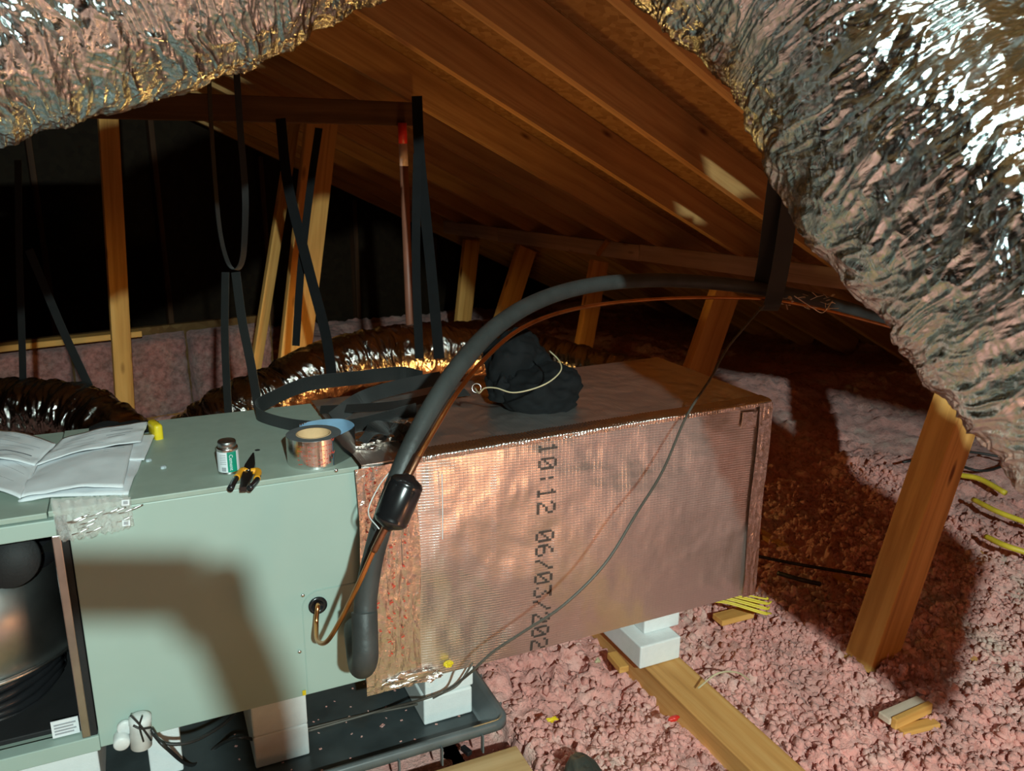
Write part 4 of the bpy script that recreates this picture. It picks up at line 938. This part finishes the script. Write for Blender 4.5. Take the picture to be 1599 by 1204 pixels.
for i, (q, z) in enumerate((((575, 690), (.05, .04)), ((610, 680), (.045, .05)), ((640, 662), (.05, .04)))):
    c = at_z(q[0], q[1], PZ1-.002); o = obj('foil_flap', blob(c, (z[0], z[1], .012), i*5+1, .5, 4), M['foil_tape'], pn)
# hanging loops
strap('narrow black strap hanging in a long U loop behind the left duct', wp([(325, 90, 2.6), (330, 200, 2.6), (338, 310, 2.58), (345, 370, 2.57), (356, 410, 2.56), (368, 421, 2.55), (378, 408, 2.54), (382, 370, 2.53), (383, 300, 2.53), (375, 200, 2.53), (368, 90, 2.53)]), .020, None, .0025, None, n=10, wdirs=[CR*.3+CF, CR*.3+CF, CR*.3+CF, CR*.3+CF, CR*.4+CF, CR*.5+CF, CR*.7+CF, CR*.8+CF, CR*.8+CF*.6, CR+CF*.4, CR])
strap('left leg of the black strap hanging from the lit loop down behind the lid', wp([(352, 425, 2.57), (351, 520, 2.57), (354, 600, 2.57), (357, 650, 2.57)]), .024)
strap('right leg of the black strap spreading from the lit loop down behind the lid', wp([(368, 425, 2.57), (378, 500, 2.57), (392, 570, 2.57), (404, 640, 2.57)]), .028)
strap('upright black strap hanging at the far left before the pink batts', wp([(28, 250, 3.0), (30, 400, 3.0), (34, 520, 3.0), (37, 640, 3.0)]), .026)
strap('slanting black strap at the far left running down to the dark flexible duct', wp([(45, 390, 3.0), (62, 430, 3.0), (100, 520, 3.0), (146, 618, 3.0)]), .030)
strap('dark strap hanging from the tie beam and slanting down to the far flexible duct', wp([(438, 185, 3.2), (450, 290, 3.2), (482, 420, 3.2), (508, 520, 3.2), (520, 600, 3.2)]), .040, mat='cloth')
strap('dark strap sloping the other way above the far flexible duct', wp([(498, 200, 3.25), (485, 290, 3.25), (470, 420, 3.25), (462, 540, 3.25)]), .03, mat='cloth')
strap('tall black strap rising from behind the lid to the rafters right of the red pipe', wp([(651, 150, 3.1), (655, 240, 3.1), (664, 330, 3.1), (674, 430, 3.1), (686, 560, 3.1)]), .040, mat='cloth')
strap('second thinner black strap half hidden behind the tall one', wp([(652, 240, 2.85), (650, 330, 2.85), (650, 430, 2.85), (655, 560, 2.85)]), .03, mat='cloth')
strap('left of the two wide black straps holding up the insulated pipe', wp([(1222, 230, 2.42), (1210, 320, 2.46), (1200, 400, 2.50), (1192, 445, 2.53)]), .062)
strap('right of the two wide black straps wrapped under the insulated pipe', wp([(1245, 240, 2.42), (1232, 330, 2.43), (1222, 400, 2.44), (1210, 460, 2.45), (1202, 484, 2.49), (1198, 480, 2.56)]), .052)
# pipe under the tie beam
pv = thing('vent_pipe', 'slim red-brown upright pipe with a red top and a lit stretch coloured white under the tie beam', 'pipe', at_d(643, 600, 3.05)-Vector((0, 0, 0)))
pt, pb = at_v(628, 192, 3.28), None
gz = -.02; dirn = at_v(643, 580, 3.28)-pt; pb = pt+dirn*((gz-pt.z)/dirn.z)
rp = .019
obj('pipe_body', tube([pt+(pb-pt)*.115, pb], rp, 20, 2), M['rustpipe'], pv, True)
obj('lit_band', tube([pt+(pb-pt)*.055, pt+(pb-pt)*.115], rp+.0003, 20, 2), plain('lit_pipe_colour', (.75, .55, .48), .4), pv, True, 'whitish band coloured as lamp-lit pipe')  # lamp light on this stretch of pipe is put into its colour
obj('red_band', tube([pt, pt+(pb-pt)*.055], rp+.0006, 20, 2), M['red'], pv, True, 'bright red top section')
# ================================================================ FLEX DUCTS
o = duct([at_d(-420, 110, 1.10), at_d(-150, 40, 1.16), at_d(0, -2, 1.20), at_d(170, -38, 1.26), at_d(330, -95, 1.32), at_d(520, -170, 1.37), at_d(740, -240, 1.38), at_d(900, -300, 1.34)], .185, 1100, 500, .0048, M['foil'], seed=1, freq=1.6)
tag(o, 'big crumpled silver flexible duct crossing the top left corner', 'duct')
o = duct([at_d(640, -740, 1.22), at_d(800, -560, 1.27), at_d(975, -343, 1.31), at_d(1158, -155, 1.31), at_d(1328, 16, 1.27), at_d(1455, 228, 1.20), at_d(1665, 418, 1.10), at_d(1950, 720, 1.0), at_d(2300, 1000, .95)], .210, 1300, 680, .0050, M['foil'], seed=2, freq=1.5)
tag(o, 'big crumpled silver flexible duct sloping down the right side of the view', 'duct')
o = duct([att(1.50, .60, .13), att(1.52, .2, .135), att(1.55, -.2, .11), att(1.6, -.7, .08), att(1.6, -1.3, .05)], .14, 300, 160, .004, M['foil'], seed=9)  # extra unseen duct, placed to keep lamp light off the far floor
tag(o, 'added silver flexible duct beyond the right edge of the view, shading the far floor', 'duct')
o = duct([at_d(-260, 655, 3.1), at_d(-60, 642, 3.05), at_d(60, 645, 3.0), at_d(130, 655, 2.95), at_d(185, 690, 2.85), at_d(230, 760, 2.8)], .115, 320, 200, .006, M['foil_dark'], seed=3)
tag(o, 'dark shiny flexible duct behind the left end of the unit, below the slanting strap', 'duct')
o = duct([at_d(300, 690, 3.3), at_d(360, 648, 3.3), at_d(430, 615, 3.35), at_d(500, 578, 3.45), at_d(590, 556, 3.6), at_d(700, 545, 3.75), at_d(800, 560, 3.9)], .115, 380, 200, .006, M['foil_dark'], seed=4)
tag(o, 'dark shiny flexible duct humping up behind the middle of the lid', 'duct')
o = duct([at_d(640, 540, 4.3), at_d(760, 535, 4.2), at_d(850, 560, 4.0), at_d(960, 590, 3.8), at_d(1020, 600, 3.7)], .11, 320, 160, .006, M['foil_dark'], seed=5)
tag(o, 'far coppery flexible duct seen beyond the black pouch', 'duct')
# ================================================================ THINGS IN THE INSULATION
for i, (dy, dz) in enumerate(((.036, .012), (.030, .010), (.024, .008), (.018, .006), (.012, .004), (.006, .002), (0, 0))):
    a = at_z(1100, 932, .10)+Vector((-.02, dy*1.6-.02, dz)); b = at_z(1192, 938+i*3.4+1.5*(i % 2), .085)+Vector((0, 0, dz*.6))
    o = obj('yellow_cable', tube([a, a.lerp(b, .4)+Vector((0, 0, .01)), b, b+Vector((.015+.008*(i % 3), 0, -.012*(i % 2)))], .0030, 8, 6), M['yel_cable'], None, True)
    tag(o, ('topmost', 'second', 'third', 'fourth', 'fifth', 'sixth', 'lowest')[i]+' of the seven yellow cables fanning out under the plenum end', 'cable', 'yellow cables bundled under the plenum end')
def cable(name, pts, r, mat, label, cat='cable'):
    o = obj(name, tube([at_z(x, y, z) for x, y, z in pts], r, 8, 8), M[mat], None, True); tag(o, label, cat)
cable('yellow_cable', [(1500, 742, .09), (1530, 748, .10), (1570, 770, .09)], .012, 'yel_cable', 'short yellow cable showing between the leaning post and the duct')
cable('yellow_cable', [(1520, 780, .09), (1560, 800, .1), (1620, 822, .09)], .011, 'yel_cable', 'yellow cable at the right edge, the upper one below the duct')
cable('yellow_cable', [(1540, 838, .08), (1570, 852, .09), (1620, 868, .08)], .011, 'yel_cable', 'yellow cable at the right edge, the lowest one')
cable('black_cable', [(1410, 722, .12), (1500, 705, .14), (1620, 725, .12)], .006, 'blackcable', 'black cable running right just below the duct')
cable('black_cable', [(1470, 715, .13), (1540, 735, .12), (1620, 700, .13)], .006, 'blackcable', 'black cable crossing the other one just below the duct')
cable('black_cable', [(1180, 868, .07), (1240, 880, .08), (1310, 892, .07), (1372, 902, .07)], .006, 'blackcable', 'black cable across the shaded insulation right of the plenum')
cable('black_cable', [(1215, 895, .07), (1250, 905, .08), (1280, 912, .05)], .008, 'blackcable', 'thicker short black cable just below the long one in the shade')
cable('thin_root', [(1090, 1075, .05), (1120, 1052, .085), (1150, 1050, .08), (1170, 1062, .04)], .0025, 'khaki', 'thin pale wire arching over the insulation right of the foam blocks', 'wire')
def scrap(c0, c1, wy, wz, label, z=.035, mat='wood_x', tilt=0):
    a, b = at_z(*c0, z), at_z(*c1, z+tilt); o = timber('wood_scrap', a, b, wy, wz, M[mat]); o['label'] = label; o['category'] = 'wood scrap'
scrap((1380, 1122), (1440, 1096), .035, .018, 'greyish wood scrap half buried in the insulation at the lower right', .05, 'wood_grey')
scrap((1395, 1130), (1452, 1104), .016, .03, 'yellow wood sliver against the greyish scrap at the lower right', .05, 'wood_strut')
scrap((1405, 1142), (1462, 1128), .03, .014, 'third wood scrap, flat, below the yellow sliver at the lower right', .03, 'wood_strut')
scrap((1120, 968), (1170, 955), .05, .02, 'wood piece under the yellow cable bundle at the plenum end', .015, 'wood_strut')
scrap((955, 1022), (975, 1046), .03, .02, 'small wood chip behind the lower foam block on the joist', .03, 'wood_strut')
o = obj('wire_nut', blob(at_z(1052, 1122, .06), (.018, .008, .007), 3, .35), M['red'], None, True); tag(o, 'bright red plastic scrap in the insulation left of the bare joist', 'plastic scrap')
o = obj('yellow_scrap', blob(at_z(862, 1124, .055), (.016, .006, .006), 6, .5), M['yellow'], None, True); tag(o, 'crumpled yellow scrap in the insulation above the dark boot toe', 'plastic scrap')
o = obj('yellow_scrap', blob(at_z(933, 1032, .055), (.009, .006, .008), 9, .5), M['khaki'], None, True); tag(o, 'dull yellowish scrap in the insulation near the foam blocks', 'scrap')
# boot toe at the bottom edge
bt = thing('boot', 'dark grey-green rounded boot toe poking into the bottom edge', 'boot', at_z(898, 1215, .0))
bc_ = at_z(898, 1230, .02); bd = Vector((.25, 1, 0)).normalized()
bm = pouch(Vector((0, 0, 0)), (.052, .13, .055), 3, .04, 4); rotz = Matrix.Rotation(-.25, 4, 'Z'); bmesh.ops.transform(bm, matrix=Matrix.Translation(bc_+Vector((0, -.07, -.01)))@rotz, verts=bm.verts)
obj('toe_cap', bm, plain('dark_green_leather', (.03, .04, .034), .6, bmp=.2), bt, True)
bm = nb(); add_box(bm, bc_+Vector((0, -.07, -.012)), (.104, .25, .02), rotz.to_3x3(), .009); obj('boot_sole', bm, M['rubber'], bt)
# ================================================================ THE PHOTOGRAPHER'S HAND AND PHONE (at the camera; they throw the soft shadow on the grey panel)
def cp(r, d, f): return cam_pt(r, d, f)
ROT = Matrix((CR, -CD, -CF)).transposed()
ph = thing('smartphone', 'black smartphone held sideways at the viewpoint, its shadow falling on the grey panel', 'phone', cp(-.03, .0, -.02))
PC = cp(-.030, -.008, -.019)
obj('phone_body', box(PC, (.150, .072, .0085), ROT, .003), M['black_gloss'], ph)
obj('camera_bar', box(PC+CF*.0052, (.020, .060, .002), ROT, .0008), M['blackplastic'], ph)
def limb(name, joints, mat, parent, sub=2):
    """joints: chains of (point, radius) sharing the first vertex"""
    me = bpy.data.meshes.new(name); V = []; E = []; Rr = []
    for ch in joints:
        prev = None
        for j, (p, r_) in enumerate(ch):
            idx = None
            for q, vv in enumerate(V):
                if (vv-p).length < 1e-5: idx = q
            if idx is None: V.append(p); Rr.append(r_); idx = len(V)-1
            if prev is not None: E.append((prev, idx))
            prev = idx
    off = parent.location.copy() if parent else Vector()
    me.from_pydata([v-off for v in V], E, []); o = bpy.data.objects.new(name, me); COL.objects.link(o); o.parent = parent
    me.materials.append(mat)
    md = o.modifiers.new('skin', 'SKIN'); md.use_smooth_shade = True
    for i, r_ in enumerate(Rr): me.skin_vertices[0].data[i].radius = (r_, r_)
    me.skin_vertices[0].data[0].use_root = True
    s = o.modifiers.new('sub', 'SUBSURF'); s.levels = sub; s.render_levels = sub; return o
hn = thing('hand', 'bare hand and forearm holding the phone at the viewpoint', 'hand', cp(.09, .08, -.05))
wrist = cp(.128, .125, -.060); palm = cp(.092, .034, -.040);
kn = [cp(.070, -.026, -.012), cp(.076, -.008, -.010), cp(.080, .011, -.010), cp(.082, .030, -.012)]
ch = [[(cp(.040, -.004, -.040), .027), (cp(.066, .012, -.040), .030), (palm, .038), (cp(.108, .085, -.050), .040), (wrist, .038), (cp(.150, .20, -.10), .040), (cp(.175, .29, -.20), .040), (cp(.19, .36, -.32), .044)]]
ch.append([(cp(.056, -.024, -.036), .022), (cp(.074, -.006, -.040), .026), (palm, .038)])
limb('palm_and_forearm', ch, M['skin'], hn)
for i, k in enumerate(kn):
    base = palm+CR*(.004-.002*i)+CD*(-.014+.010*i)
    tipf = k-CR*(.028-.004*i)+CF*.003
    limb('finger', [[(base, .010), (k+CR*.012, .0095), (k, .0088), (tipf, .0075)]], M['skin'], hn)
limb('thumb', [[(palm+CD*.004, .013), (cp(.062, .022, -.045), .011), (cp(.040, .012, -.036), .0098), (cp(.020, .006, -.032), .0085)]], M['skin'], hn)
